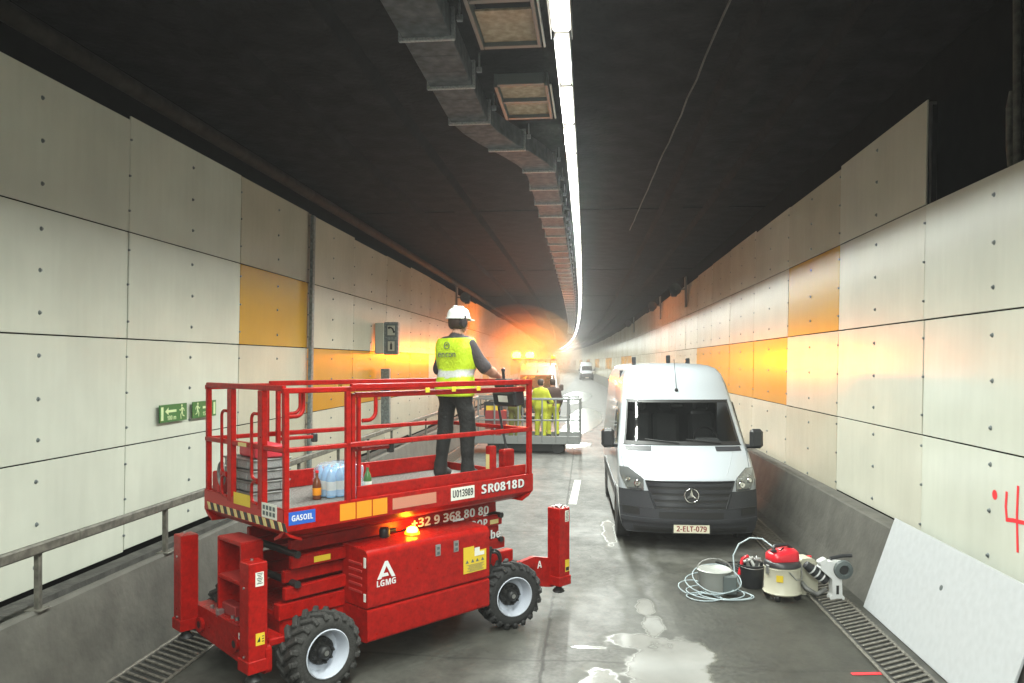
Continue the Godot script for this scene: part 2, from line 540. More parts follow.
func puddle(label: String, pts: Array, wobble := 0.07, seed_ := 1) -> void:
	var f := FastNoiseLite.new()
	f.seed = seed_
	f.frequency = 1.6
	var c := Curve2D.new()
	var m := pts.size()
	for i in m + 1:
		var p: Vector2 = pts[i % m]
		var t: Vector2 = (pts[(i + 1) % m] - pts[(i + m - 1) % m]) * 0.17
		c.add_point(p, -t, t)
	var poly := PackedVector2Array()
	var n := int(c.get_baked_length() / 0.05)
	for i in n:
		var q := c.sample_baked(c.get_baked_length() * i / n)
		q += Vector2(f.get_noise_2d(q.x * 2.0, q.y * 2.0), f.get_noise_2d(q.x * 2.0 + 50.0, q.y * 2.0)) * wobble * 1.5
		poly.append(q)
	var clean := Geometry2D.offset_polygon(poly, 0.004)
	for q in clean:
		if q.size() > poly.size() / 2: poly = q
	var b := MB.new()
	var ix := Geometry2D.triangulate_polygon(poly)
	for i in range(0, ix.size(), 3):
		var a := P(poly[ix[i]].x, 0.005, poly[ix[i]].y)
		var d := P(poly[ix[i + 1]].x, 0.005, poly[ix[i + 1]].y)
		var e := P(poly[ix[i + 2]].x, 0.005, poly[ix[i + 2]].y)
		b.p3(a, d, e, Vector3.UP, Vector3.UP, Vector3.UP)
	var o := obj("puddle_water", b, M.puddle)
	struct(o)
	o.set_meta("label", label)

# ------------------------------------------------------------------ the tunnel itself
func build_tunnel() -> void:
	var maps := road_maps()
	var near := mat("road", Color.WHITE, 1.0)
	near.albedo_texture = maps[0]
	near.roughness_texture = maps[1]
	near.roughness_texture_channel = BaseMaterial3D.TEXTURE_CHANNEL_RED
	near.metallic_specular = 0.4
	near.texture_repeat = false
	var far := worn(mat("road_far", lin(0.10, 0.098, 0.092), 0.72), 0.25, noise_tex(0.012, grey(0.6), grey(1.0), 51))
	var uvf := func(x: float, z: float) -> Vector2: return Vector2((x - RX0) / (RX1 - RX0), (z - RZ0) / (RZ1 - RZ0))
	struct(obj("road", ribbon([Vector2(RX0, 0), Vector2(RX1, 0)], RZ0, RZ1, uvf), near))
	struct(obj("road", ribbon([Vector2(RX0, 0), Vector2(RX1, 0)], RZ1, 300), far))
	struct(obj("road", ribbon([Vector2(RX0, 0), Vector2(RX1, 0)], -30, RZ0), far))

	struct(obj("ceiling", ribbon([Vector2(5.2, 6.3), Vector2(-6.6, 6.3)], -30, 300), M.ceiling))
	var wl: Node3D = struct(obj("wall", ribbon([Vector2(-5.75, 6.34), Vector2(-5.75, -0.1)], -30, 300), M.soot))
	var wr: Node3D = struct(obj("wall", ribbon([Vector2(4.05, -0.1), Vector2(4.05, 6.34)], -30, 300), M.soot))
	struct(obj("trough_floor", ribbon([Vector2(-5.75, 0.02), Vector2(-4.28, 0.02)], -30, 300), M.soot))
	struct(obj("trough_floor", ribbon([Vector2(3.28, 0.02), Vector2(4.06, 0.02)], -30, 300), M.soot))
	var cap := MB.new()
	cap.box(Vector3(-0.7, 3.1, 30.2), Vector3(14, 7, 0.3))
	struct(obj("tunnel_end", cap, M.soot))
	cap = MB.new()
	cap.xf = T(0, 3.1, 300.2)
	cap.box(Vector3.ZERO, Vector3(16, 7, 0.3))
	struct(obj("tunnel_end", cap, M.soot))
	# outer shell: gives walls and ceiling thickness
	struct(obj("tunnel_shell", ribbon([Vector2(-6.2, 6.8), Vector2(-6.2, -0.3), Vector2(4.6, -0.3), Vector2(4.6, 6.8), Vector2(-6.2, 6.8)], -30.6, 300.6), M.soot))

	# shallow ribs and slab joints in the ceiling
	var rb := MB.new()
	for z in range(-6, 90, 12):
		rb.xf = T(-0.7, 6.295, z + 0.5)
		rb.box(Vector3.ZERO, Vector3(9.6, 0.03, 0.10), 0.01)
	obj("ceiling_rib", rb, M.ceiling, get_node("ceiling")).set_meta("kind", "stuff")
	for x in [-4.2, -2.9, 1.9, 2.9]:
		var bm := ribbon([Vector2(x + 0.28, 6.3), Vector2(x + 0.2, 6.17), Vector2(x - 0.2, 6.17), Vector2(x - 0.28, 6.3)], -30, 200)
		obj("ceiling_beam", bm, M.ceiling, get_node("ceiling"))

	build_panels(wl, wr)
	build_kerbs()
	build_lamps()
	build_duct()

func panel_mesh(w: float, h: float) -> ArrayMesh:
	var b := MB.new()
	b.box(Vector3.ZERO, Vector3(0.02, h, w), 0.004)
	return b.mesh()

func build_panels(wl: Node3D, wr: Node3D) -> void:
	var pitch := 2.93
	var lean := Basis(Vector3(0, 0, 1), -LEAN)
	var cache := {}
	for side in 2:
		var root: Node3D = [wl, wr][side]
		var X: float = [-5.4, 3.63][side]
		var first: float = [8.6, 8.95][side]
		var rows: Array = [[0.475, 1.72, 2.97, 4.22, 5.53], [0.66, 1.90, 3.16, 4.42, 5.56]][side]
		var studs := MB.new()
		var masses := {}
		for c in range(-4, 96):
			var z0: float = first + pitch * (c - 1)
			var z1 := z0 + pitch
			var mid := (z0 + z1) * 0.5
			for r in 4:
				var lo: float = rows[r]
				var hi: float = rows[r + 1]
				if side == 1 and c <= 0 and r == 3: continue                 # taken off: the bare wall shows
				if side == 1 and c <= 1 and r == 0: lo = 0.81
				if r == 3: hi += [0.0, 0.04, -0.02, 0.05, 0.02][posmod(c * 3 + side, 5)]
				if r == 0: lo += [0.0, 0.02, -0.015, 0.03][posmod(c, 4)]
				# colours as the photograph has them, column by column
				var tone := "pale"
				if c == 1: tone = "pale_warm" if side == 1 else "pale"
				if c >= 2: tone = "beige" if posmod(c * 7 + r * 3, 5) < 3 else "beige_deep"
				if side == 0:
					if c == 2 and r == 2: tone = "amber_dull"
					if c in [3, 4, 5, 6] and r == 1: tone = "amber"
				else:
					if c == 2 and r == 2: tone = "amber_dull"
					if c in [3, 4, 5, 6] and r == 1: tone = "amber"
					if c >= 14 and c % 9 < 4 and r == 1: tone = "amber"
				if side == 0 and c >= 12 and c % 9 < 4 and r == 1: tone = "amber"
				var w := pitch - 0.014
				var h := hi - lo - 0.014
				var cy := (lo + hi) * 0.5
				var jx := rng.randf_range(-0.004, 0.004)
				var at := T(X + LEAN * (cy - 2.6) + jx, cy, mid)
				at.basis = at.basis * lean * Basis(Vector3.UP, rng.randf_range(-0.002, 0.002))
				if c < 42:
					var key := "%.2f" % h
					if not cache.has(key): cache[key] = panel_mesh(w, h)
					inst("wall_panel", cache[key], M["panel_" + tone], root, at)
				else:
					if not masses.has(tone): masses[tone] = MB.new()
					masses[tone].xf = at
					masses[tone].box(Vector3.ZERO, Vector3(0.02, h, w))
				if c < 12:
					var nx: float = 1.0 if side == 0 else -1.0
					for zz in ([0.0, -w * 0.5 - 0.006] if c < 8 else [0.0]):
						for yy in [-0.42, 0.0, 0.42]:
							if absf(yy) > h * 0.5 - 0.05: continue
							var q := at * Transform3D(Basis(Vector3(0, 0, 1), -PI / 2 * nx), Vector3(nx * 0.01, yy + rng.randf_range(-0.01, 0.01), zz + rng.randf_range(-0.01, 0.01)))
							studs.lathe([Vector2(0.024 if zz == 0.0 else 0.017, 0.0), Vector2(0.022 if zz == 0.0 else 0.015, 0.005), Vector2(0.013, 0.009), Vector2(0.012, 0.018), Vector2(0, 0.018)], 8, q)
		for k in masses:
			obj("wall_panel_far", masses[k], M["panel_" + k], root).set_meta("kind", "stuff")
		obj("fixing_stud", studs, M.cabinet, root).set_meta("kind", "stuff")
		# rails behind the joints
		var frame := MB.new()
		for c in range(-3, 30):
			frame.xf = T(X + (-0.06 if side == 0 else 0.06), 0, first + pitch * c)
			frame.box(Vector3(0, 3.0, 0), Vector3(0.05, 5.0, 0.09), 0.0, lean)
		obj("panel_rail", frame, M.soot, root).set_meta("kind", "stuff")

func build_kerbs() -> void:
	# left: concrete upstand, cable trough and its cover
	var o := thing("concrete_barrier", "grimy grey concrete upstand under the handrail beside the lift", "barrier")
	obj("body", ribbon([Vector2(-4.27, 0.0), Vector2(-4.27, 0.80), Vector2(-4.21, 0.81), Vector2(-4.18, 0.79), Vector2(-4.08, 0.0)], -30, 260), M.concrete, o)
	o = thing("trough_cover", "dark grey concrete ledge between the left upstand and the panels", "ledge")
	obj("slab", ribbon([Vector2(-5.26, 0.2), Vector2(-5.26, 0.50), Vector2(-5.07, 0.50), Vector2(-5.07, 0.2)], -30, 260), M.concrete_dark, o)
	var br := MB.new()
	for z in [4.2, 6.15, 11.6, 15.6, 19.6]:
		br.xf = T(-4.64, 0.52, z)
		br.box(Vector3.ZERO, Vector3(0.74, 0.14, 0.34), 0.03)
	obj("bracket", br, M.concrete_dark, o).set_meta("kind", "stuff")
	# right: concrete barrier
	o = thing("concrete_barrier", "low grey concrete barrier along the right wall behind the van and tools", "barrier")
	obj("body", ribbon([Vector2(3.05, 0.0), Vector2(3.13, 0.22), Vector2(3.29, 0.855), Vector2(3.32, 0.87), Vector2(3.50, 0.87), Vector2(3.50, 0.0)], -30, 260), M.concrete, o)
	# handrail on the left upstand
	o = thing("handrail", "flat grey steel handrail on posts along the left upstand", "handrail")
	var b := MB.new()
	for z in range(-6, 52, 3):
		b.bar(P(-4.19, 1.28, z), P(-4.19, 1.28, z + 3), 0.05, 0.085, 0.012)
	obj("rail", b, M.rail_steel, o)
	var post := MB.new()
	post.box(Vector3(0, 0.22, 0), Vector3(0.045, 0.44, 0.045), 0.006)
	post.box(Vector3(0, 0.006, 0), Vector3(0.13, 0.012, 0.13), 0.003)
	var pm := post.mesh()
	for k in range(-2, 24):
		inst("post", pm, M.rail_steel, o, T(-4.22, 0.80, 5.58 + 1.8 * k))
	# gutters with slanted grate bars
	for side in 2:
		var x0: float = [-4.02, 2.53][side]
		var x1: float = [-3.55, 2.90][side]
		var g := thing("drain_grate", ["steel slot drain at the foot of the left upstand beside the lift", "steel slot drain along the right barrier under the saw"][side], "drain")
		var base := MB.new()
		base.sheet([[P(x0, 0.006, 3.5), P(x1, 0.006, 3.5)], [P(x0, 0.006, 30), P(x1, 0.006, 30)]])
		obj("channel", base, M.gutter, g)
		for xx in [x0, x1]:
			var e := MB.new()
			e.bar(P(xx, 0.012, 3.5), P(xx, 0.012, 30), 0.03, 0.02, 0.004)
			obj("edge_bar", e, M.grate, g)
		var one := MB.new()
		var sl := 0.22 if side == 1 else -0.22
		one.bar(Vector3(-(x1 - x0) * 0.5 + 0.016, 0, sl * 0.5), Vector3((x1 - x0) * 0.5 - 0.016, 0, -sl * 0.5), 0.03, 0.016, 0.004)
		var om := one.mesh()
		var mass := MB.new()
		var z := 3.7
		while z < 29.8:
			if z < 10.0 and z > 5.0:
				inst("grate_bar", om, M.grate, g, Transform3D(Basis(), Vector3((x0 + x1) * 0.5, 0.015, -z)))
			else:
				mass.xf = Transform3D(Basis(), P((x0 + x1) * 0.5, 0.015, z))
				mass.bar(Vector3(-(x1 - x0) * 0.5 + 0.016, 0, sl * 0.5), Vector3((x1 - x0) * 0.5 - 0.016, 0, -sl * 0.5), 0.03, 0.016, 0.0)
			z += 0.095
		obj("grate_bar_far", mass, M.grate, g).set_meta("kind", "stuff")

func build_lamps() -> void:
	var pitch := 1.5
	var proto: Node3D = null
	var X := -0.28
	for k in range(-12, 150):
		var z := 6.85 + pitch * k
		var o: Node3D
		if proto == null or k == 0:
			var big := k == 0
			o = thing("line_luminaire", "linear white luminaire in the unbroken light line on the ceiling", "luminaire", Vector3.ZERO, 0, "luminaires of the ceiling light line")
			if big: o.set_meta("label", "wide nearest luminaire at the head of the ceiling light line")
			var w := 0.18 if big else 0.13
			var b := MB.new()
			b.box(Vector3(0, 0.06, 0), Vector3(w + 0.03, 0.06, pitch - 0.03), 0.01)
			b.box(Vector3(w * 0.5 + 0.012, -0.0015, 0), Vector3(0.008, 0.106, pitch - 0.03), 0.002)
			b.box(Vector3(-w * 0.5 - 0.012, 0.003, 0), Vector3(0.008, 0.097, pitch - 0.03), 0.002)
			b.box(Vector3(0, 0.20, 0.4), Vector3(0.02, 0.24, 0.03))
			b.box(Vector3(0, 0.20, -0.4), Vector3(0.02, 0.24, 0.03))
			obj("housing", b, M.galvanised, o)
			b = MB.new()
			b.prism(PackedVector2Array([Vector2(-w * 0.5, 0.03), Vector2(-w * 0.36, 0.0), Vector2(w * 0.36, 0.0), Vector2(w * 0.5, 0.03)]), 1.34, Transform3D(Basis(), Vector3(0, 0, -0.67)))
			obj("lens", b, M.lamp_lens, o)
			if not big and proto == null: proto = o
		else:
			o = dup(proto, Vector3.ZERO, 0, "", "luminaires of the ceiling light line")
		o.transform = T(X, 5.9, z)
		if k == 0: o.position.y = 5.88
	# a lamp of light in each luminaire, and longer strips of light far away
	for k in range(-12, 42):
		var near := k < 26
		var z: float = 6.85 + pitch * k if near else 6.85 + pitch * 26 + 9.0 * (k - 26) + 3.75
		var len: float = pitch if near else 9.0
		var l := AreaLight3D.new()
		l.name = numbered("light_line")
		l.area_size = Vector2(0.118, 1.22 if near else 8.8)
		l.light_color = Color(0.975, 1.0, 0.965)
		l.light_energy = LINE_ENERGY * len
		l.shadow_enabled = true
		l.set("area_normalize_energy", true)
		l.set("area_range", 40.0)
		l.transform = T(X, 5.897, z) * Transform3D(Basis(Vector3.RIGHT, -PI / 2), Vector3.ZERO)
		add_child(l)
	var tray := MB.new()
	for z in stations(-20, 200):
		if z < 199: tray.bar(P(X, 6.18, z), P(X, 6.18, z + (3.0 if z < 60 else 8.0)), 0.08, 0.06, 0.0)
	tag(obj("lamp_rail", tray, M.galvanised), "thin steel carrier rail above the ceiling light line", "rail")

func duct_x(z: float) -> float:
	return lerpf(-1.62, -0.83, smoothstep(10.2, 13.4, z))

func build_duct() -> void:
	var o := thing("ventilation_duct", "flat grey sheet metal duct with flanges hung left of the light line", "duct")
	for k in range(-4, 60):
		var z := 7.62 + 1.37 * k
		var z1 := z + 1.37
		var b := MB.new()
		var n := 3
		for i in n:
			var za := lerpf(z, z1, float(i) / n)
			var zb := lerpf(z, z1, float(i + 1) / n)
			var a := P(duct_x(za), 6.05, za)
			var c := P(duct_x(zb), 6.05, zb)
			b.bar(a, c + (c - a).normalized() * 0.012, 0.50, 0.26 + 0.003 * i, 0.01)
		obj("duct_section", b, M.duct, o)
		b = MB.new()
		b.xf = T(duct_x(z), 6.05, z)
		b.box(Vector3(0, 0, 0), Vector3(0.57, 0.33, 0.045), 0.008)
		b.box(Vector3(0.33, 0.05, 0), Vector3(0.06, 0.06, 0.05), 0.006)
		b.tube([Vector3(0.33, 0.05, 0), Vector3(0.33, 0.28, 0)], 0.012, 6)
		obj("duct_flange", b, M.duct_flange, o)
	# boarded openings right of the duct
	for i in 2:
		var zs: Array = [[6.0, 6.65, 7.2, 7.95], [9.05, 9.62, 9.7, 10.3]][i]
		var h := thing("ceiling_hatch", ["boarded ceiling opening nearest the top edge beside the light line", "boarded ceiling opening halfway along between duct and light line"][i], "hatch")
		var fr := MB.new()
		for x in [-1.12, -0.53]:
			fr.bar(Vector3(x, 5.99, -zs[0]), Vector3(x, 5.99, -zs[3]), 0.04, 0.16, 0.004)
		for z in [zs[0], (zs[1] + zs[2]) * 0.5, zs[3]]:
			fr.box(Vector3(-0.825, 5.99, -z), Vector3(0.55, 0.13, 0.07), 0.004)
		obj("frame", fr, M.cabinet_dark, h)
		for k in 2:
			var bd := MB.new()
			var z0: float = zs[k * 2] + 0.03
			var z1: float = zs[k * 2 + 1] - 0.03 if k == 0 else zs[3] - 0.03
			if k == 1: z0 = zs[2] + 0.03
			bd.box(Vector3(-0.825, 5.98, -(z0 + z1) * 0.5), Vector3(0.53, 0.02, z1 - z0 + 0.05))
			obj("board", bd, M.plywood, h)
		var pp := MB.new()
		pp.tube([Vector3(-0.48, 5.92, -zs[0]), Vector3(-0.48, 5.92, -zs[3])], 0.012, 6)
		obj("conduit", pp, M.white, h)
	# conduit on the right half of the ceiling
	var cab := MB.new()
	var pts := []
	for i in 24:
		var z := 5.0 + i * 0.7
		pts.append(P(1.40 - 0.016 * (z - 5.0) * 1.2 + rng.randf_range(-0.012, 0.012), 6.22 + rng.randf_range(-0.02, 0.02), z))
	cab.tube(pts, 0.013, 6)
	tag(obj("cable_conduit", cab, M.concrete_dark), "thin pale conduit running along the dark ceiling right of the lights", "conduit")
	# fat pipe along the top of the left panels
	var pipe := MB.new()
	pts = []
	for z in range(-6, 120, 3): pts.append(P(-5.25, 5.86, z))
	pipe.tube(pts, 0.10, 10)
	tag(obj("soot_pipe", pipe, M.pipe_soot), "sooty pipe running above the top of the left panels", "pipe")
	# stand pipe and bare steel where a panel is missing on the right
	var st := MB.new()
	st.tube([Vector3(3.96, 4.3, -7.75), Vector3(3.96, 6.2, -7.75)], 0.035, 8)
	st.tube([Vector3(3.93, 4.55, -7.80), Vector3(3.92, 4.75, -7.81), Vector3(3.92, 5.1, -7.81), Vector3(3.94, 5.25, -7.79)], 0.028, 7)
	tag(obj("stand_pipe", st, M.rail_steel), "lime stained vertical pipe on the bare wall above the near right panels", "pipe")
	st = MB.new()
	st.box(Vector3(3.70, 4.98, -8.93), Vector3(0.07, 1.12, 0.03), 0.004)
	tag(obj("edge_angle", st, M.concrete_dark), "thin dark steel upright beside the gap in the right panels", "upright")

# ------------------------------------------------------------------ scissor lift
func round_poly(pts: Array, r: float, seg := 4) -> PackedVector2Array:
	var out := PackedVector2Array()
	var m := pts.size()
	for i in m:
		var a: Vector2 = pts[(i + m - 1) % m]
		var b: Vector2 = pts[i]
		var c: Vector2 = pts[(i + 1) % m]
		var r0 := minf(r, minf(a.distance_to(b), b.distance_to(c)) * 0.45)
		var p := b + (a - b).normalized() * r0
		var q := b + (c - b).normalized() * r0
		for k in seg + 1:
			var t := float(k) / seg
			out.append(p.lerp(b, t).lerp(b.lerp(q, t), t))
	return out

func arc(c: Vector3, a: Vector3, b: Vector3, n := 6, from := 0.0, to := PI / 2) -> Array:   # c + a cos + b sin
	var o := []
	for i in n + 1:
		var t := lerpf(from, to, float(i) / n)
		o.append(c + a * cos(t) + b * sin(t))
	return o

func make_wheel(o: Node3D, at: Vector3, outward: float, steer := 0.0) -> void:
	var w := Node3D.new()
	w.transform = Transform3D(Basis(Vector3.UP, steer) * Basis(Vector3.RIGHT, PI / 2 * outward), at)   # local +Y points outward
	put("wheel", w, o)
	var R := 0.330
	var b := MB.new()
	b.lathe([Vector2(0.185, -0.13), Vector2(0.24, -0.135), Vector2(0.285, -0.125), Vector2(0.302, -0.10), Vector2(0.306, 0.0), Vector2(0.302, 0.10), Vector2(0.285, 0.125), Vector2(0.24, 0.137), Vector2(0.20, 0.130), Vector2(0.185, 0.118)], 40)
	for k in 20:                                              # lugs, left and right half staggered
		for s in [-1.0, 1.0]:
			var an := TAU * (k + (0.5 if s > 0 else 0.0)) / 20
			var rot := Basis(Vector3.UP, an)
			b.box(rot * Vector3(R - 0.018, s * 0.062, 0.0), Vector3(0.042, 0.125, 0.045), 0.008, rot * Basis(Vector3.RIGHT, s * 0.65))
			b.box(rot * Vector3(R - 0.036, s * 0.122, s * -0.002 + 0.036), Vector3(0.055, 0.036, 0.042), 0.008, rot * Basis(Vector3(0, 0, 1), s * -0.5))
	obj("tyre", b, M.rubber if at.x > 0 else M.rubber_dusty, w)
	b = MB.new()
	b.lathe([Vector2(0.188, 0.118), Vector2(0.200, 0.137), Vector2(0.192, 0.142), Vector2(0.178, 0.120), Vector2(0.168, 0.03), Vector2(0.160, 0.01), Vector2(0.10, 0.0), Vector2(0.09, 0.02), Vector2(0.0, 0.02)], 36)
	obj("rim", b, M.rim_white, w)
	b = MB.new()
	b.lathe([Vector2(0.115, 0.015), Vector2(0.112, 0.04), Vector2(0.055, 0.05), Vector2(0.05, 0.10), Vector2(0.035, 0.115), Vector2(0, 0.115)], 20)
	for k in 9:
		var an := TAU * k / 9
		b.lathe([Vector2(0.016, 0.03), Vector2(0.016, 0.07), Vector2(0.009, 0.085), Vector2(0, 0.085)], 6, Transform3D(Basis(), Vector3(cos(an) * 0.088, 0, sin(an) * 0.088)))
	obj("hub", b, M.black, w)
	b = MB.new()
	b.disc(Vector3(0, 0.117, 0), Vector3.UP, 0.022, 12)
	obj("hub_cap", b, M.steel, w)

func outrigger(o: Node3D, x0: float, x1: float, z0: float, z1: float, y0: float, y1: float, bolted: bool) -> Node3D:
	var b := MB.new()
	var c := Vector3((x0 + x1) * 0.5, (y0 + y1) * 0.5, (z0 + z1) * 0.5)
	b.box(c, Vector3(x1 - x0, y1 - y0, z1 - z0), 0.007)
	b.box(Vector3(c.x, y0 + 0.05, c.z), Vector3(x1 - x0 + 0.022, 0.10, z1 - z0 + 0.022), 0.006)
	var t := obj("outrigger", b, M.red_paint, o)
	b = MB.new()
	b.lathe([Vector2(0.035, y0 - 0.05), Vector2(0.035, y0)], 12, Transform3D(Basis(), Vector3(c.x, 0, c.z)))
	b.lathe([Vector2(0.0, y0 - 0.085), Vector2(0.06, y0 - 0.085), Vector2(0.07, y0 - 0.075), Vector2(0.055, y0 - 0.055), Vector2(0.03, y0 - 0.03)], 14, Transform3D(Basis(), Vector3(c.x, 0, c.z)))
	obj("foot", b, M.black, t)
	b = MB.new()
	if bolted:
		for d in [Vector2(-0.05, -0.04), Vector2(0.05, -0.04), Vector2(0.05, 0.05), Vector2(-0.05, 0.05)]:
			b.lathe([Vector2(0.016, 0), Vector2(0.016, 0.016), Vector2(0, 0.018)], 6, Transform3D(Basis(), Vector3(c.x + d.x, y1, c.z + d.y)))
		b.box(Vector3(c.x, y1 + 0.012, c.z), Vector3(0.07, 0.022, 0.06), 0.004)
	else:
		b.lathe([Vector2(0.014, 0), Vector2(0.014, 0.012), Vector2(0, 0.014)], 6, Transform3D(Basis(), Vector3(c.x, y1, c.z - 0.03)))
		for yy in [0.12, 0.66]:
			b.lathe([Vector2(0.011, 0), Vector2(0.011, 0.008), Vector2(0, 0.009)], 6, Transform3D(Basis(Vector3(0, 0, 1), PI / 2), Vector3(x0, y0 + yy, c.z)))
	obj("bolt", b, M.steel, t).set_meta("kind", "stuff")
	return t

func sticker(called: String, m: Material, parent: Node, c: Vector3, w: float, h: float, face := Basis(), t := 0.002) -> MeshInstance3D:
	var b := MB.new()
	b.box(c + face.z * t * 0.5, Vector3(w, h, t), 0.0, face)
	return obj(called, b, m, parent)

func make_lift() -> Node3D:
	var at := Vector3(-2.087, 0, -7.526)
	var o := thing("scissor_lift", "red diesel scissor lift with railed platform and four outriggers, a worker aboard", "scissor lift", at, deg_to_rad(51))
	var red: Material = M.red_paint
	var end := Basis(Vector3.UP, -PI / 2)        # a face that looks towards -X
	# chassis and axles
	var b := MB.new()
	b.box(Vector3(0.05, 0.47, 0), Vector3(2.7, 0.24, 0.86), 0.02)
	b.box(Vector3(0.05, 0.62, 0.40), Vector3(2.75, 0.14, 0.10), 0.01)
	b.box(Vector3(0.05, 0.62, -0.40), Vector3(2.75, 0.14, 0.10), 0.01)
	for x in [-1.1, 1.1]:
		b.box(Vector3(x, 0.36, 0), Vector3(0.16, 0.14, 1.15), 0.02)
		b.box(Vector3(x, 0.33, 0.50), Vector3(0.12, 0.2, 0.12), 0.02)
		b.box(Vector3(x, 0.33, -0.50), Vector3(0.12, 0.2, 0.12), 0.02)
	obj("chassis", b, red, o)
	# end frames that carry the outriggers
	b = MB.new()
	var prof := round_poly([Vector2(-0.76, 0.30), Vector2(-0.60, 0.26), Vector2(0.36, 0.20), Vector2(0.66, 0.24), Vector2(0.66, 0.46), Vector2(0.30, 0.50), Vector2(-0.76, 0.52)], 0.05)
	b.prism(prof, 0.05, Transform3D(Basis(Vector3(0, 0, 1), Vector3.UP, Vector3(-1, 0, 0)), Vector3(-1.50, 0, 0)))
	b.box(Vector3(-1.44, 0.47, -0.05), Vector3(0.14, 0.06, 1.38), 0.01)
	for z in [-0.52, 0.16]:      # lashing eyes
		b.lathe([Vector2(0.032, 0.0), Vector2(0.06, 0.0), Vector2(0.065, 0.03), Vector2(0.032, 0.03)], 18, Transform3D(Basis(Vector3(0, 0, 1), PI / 2), Vector3(-1.55, 0.36, z)))
	obj("end_frame", b, red, o)
	b = MB.new()
	for z in [-0.52, 0.16]: b.disc(Vector3(-1.5815, 0.36, z), Vector3(-1, 0, 0), 0.033, 14)
	obj("lashing_hole", b, M.black, o)
	b = MB.new()
	b.box(Vector3(1.50, 0.40, 0), Vector3(0.12, 0.26, 1.3), 0.015)
	b.prism(round_poly([Vector2(1.10, 0.42), Vector2(1.80, 0.24), Vector2(1.98, 0.24), Vector2(1.98, 0.40), Vector2(1.80, 0.56), Vector2(1.55, 0.62), Vector2(1.15, 0.58)], 0.03), 0.05, Transform3D(Basis(), Vector3(0, 0, 0.60)))
	b.prism(round_poly([Vector2(1.10, 0.42), Vector2(1.80, 0.24), Vector2(1.98, 0.24), Vector2(1.98, 0.40), Vector2(1.80, 0.56), Vector2(1.55, 0.62), Vector2(1.15, 0.58)], 0.03), 0.05, Transform3D(Basis(), Vector3(0, 0, -0.65)))
	obj("end_frame", b, red, o)
	# outriggers
	var t := outrigger(o, -1.69, -1.53, 0.49, 0.65, 0.27, 1.13, false)
	sticker("paper_label", M.label_white, t, Vector3(-1.60, 1.00, 0.65), 0.07, 0.11)
	sticker("warning_label", M.yellow, t, Vector3(-1.595, 0.53, 0.65), 0.075, 0.095)
	var mk := MB.new()
	mk.prism(PackedVector2Array([Vector2(-0.022, -0.02), Vector2(0, 0.02), Vector2(0.004, -0.02)]), 0.0015, Transform3D(Basis(), Vector3(-1.60, 0.53, 0.6522)))
	for i in 3: mk.box(Vector3(-1.573, 0.55 - i * 0.02, 0.653), Vector3(0.018, 0.006, 0.0015))
	obj("print", mk, M.ink, t)
	mk = MB.new()
	for i in 7: mk.box(Vector3(-1.60, 1.045 - i * 0.013, 0.653), Vector3(0.05 - 0.012 * (i % 3), 0.005, 0.0015))
	obj("print", mk, M.ink, t)
	outrigger(o, -1.70, -1.54, -0.77, -0.61, 0.30, 1.15, false)
	t = outrigger(o, 1.80, 1.97, 0.60, 0.78, 0.27, 1.11, true)
	sticker("paper_label", M.label_white, t, Vector3(1.92, 1.02, 0.78), 0.06, 0.12)
	sticker("warning_label", M.yellow, t, Vector3(1.925, 0.48, 0.78), 0.065, 0.13)
	mk = MB.new()
	mk.box(Vector3(1.925, 0.445, 0.783), Vector3(0.05, 0.04, 0.0015))
	for i in 7: mk.box(Vector3(1.92, 1.065 - i * 0.015, 0.783), Vector3(0.045 - 0.01 * (i % 3), 0.006, 0.0015))
	obj("print", mk, M.ink, t)
	outrigger(o, 1.80, 1.97, -0.78, -0.60, 0.27, 1.11, true)
	var wl := sticker("white_sticker", M.label_white, o, Vector3(-1.551, 0.43, 0.22), 0.055, 0.055, end)
	wl.name = "white_sticker"
	mk = MB.new()
	mk.disc(Vector3(-1.5545, 0.43, 0.22), Vector3(-1, 0, 0), 0.012, 10)
	obj("print", mk, M.blue, o)
	words("lettering", "A", 0.075, M.white, o, Transform3D(Basis(), Vector3(1.62, 0.52, 0.652)), 0.002)
	# hydraulic blocks between the left outriggers
	b = MB.new()
	for z in [-0.42, -0.30, -0.02, 0.06]: b.lathe([Vector2(0.018, 0.5), Vector2(0.018, 0.54), Vector2(0, 0.545)], 8, Transform3D(Basis(), Vector3(-1.50, 0, z)))
	b.box(Vector3(-1.52, 0.52, -0.22), Vector3(0.06, 0.07, 0.05), 0.006)
	obj("hydraulic_fitting", b, M.steel, o)
	b = MB.new()
	b.box(Vector3(-1.44, 0.56, -0.15), Vector3(0.10, 0.10, 0.30), 0.01)
	obj("valve_block", b, M.machine_red, o)
	# entry steps: a box of channels at the end
	b = MB.new()
	var s0 := -0.26
	var s1 := 0.16
	for z in [s0, s1]: b.box(Vector3(-1.42, 0.83, z), Vector3(0.20, 0.70, 0.03), 0.004)
	for y in [0.50, 0.84, 1.17]: b.box(Vector3(-1.42, y, (s0 + s1) * 0.5), Vector3(0.20, 0.03, s1 - s0), 0.004)
	b.box(Vector3(-1.325, 0.83, (s0 + s1) * 0.5), Vector3(0.01, 0.7, s1 - s0), 0.0)
	obj("step_box", b, red, o)
	for y in [0.857, 1.187]:
		b = MB.new()
		b.box(Vector3(-1.42, y, (s0 + s1) * 0.5), Vector3(0.19, 0.005, s1 - s0 - 0.02))
		obj("tread", b, M.red_dusty, o)
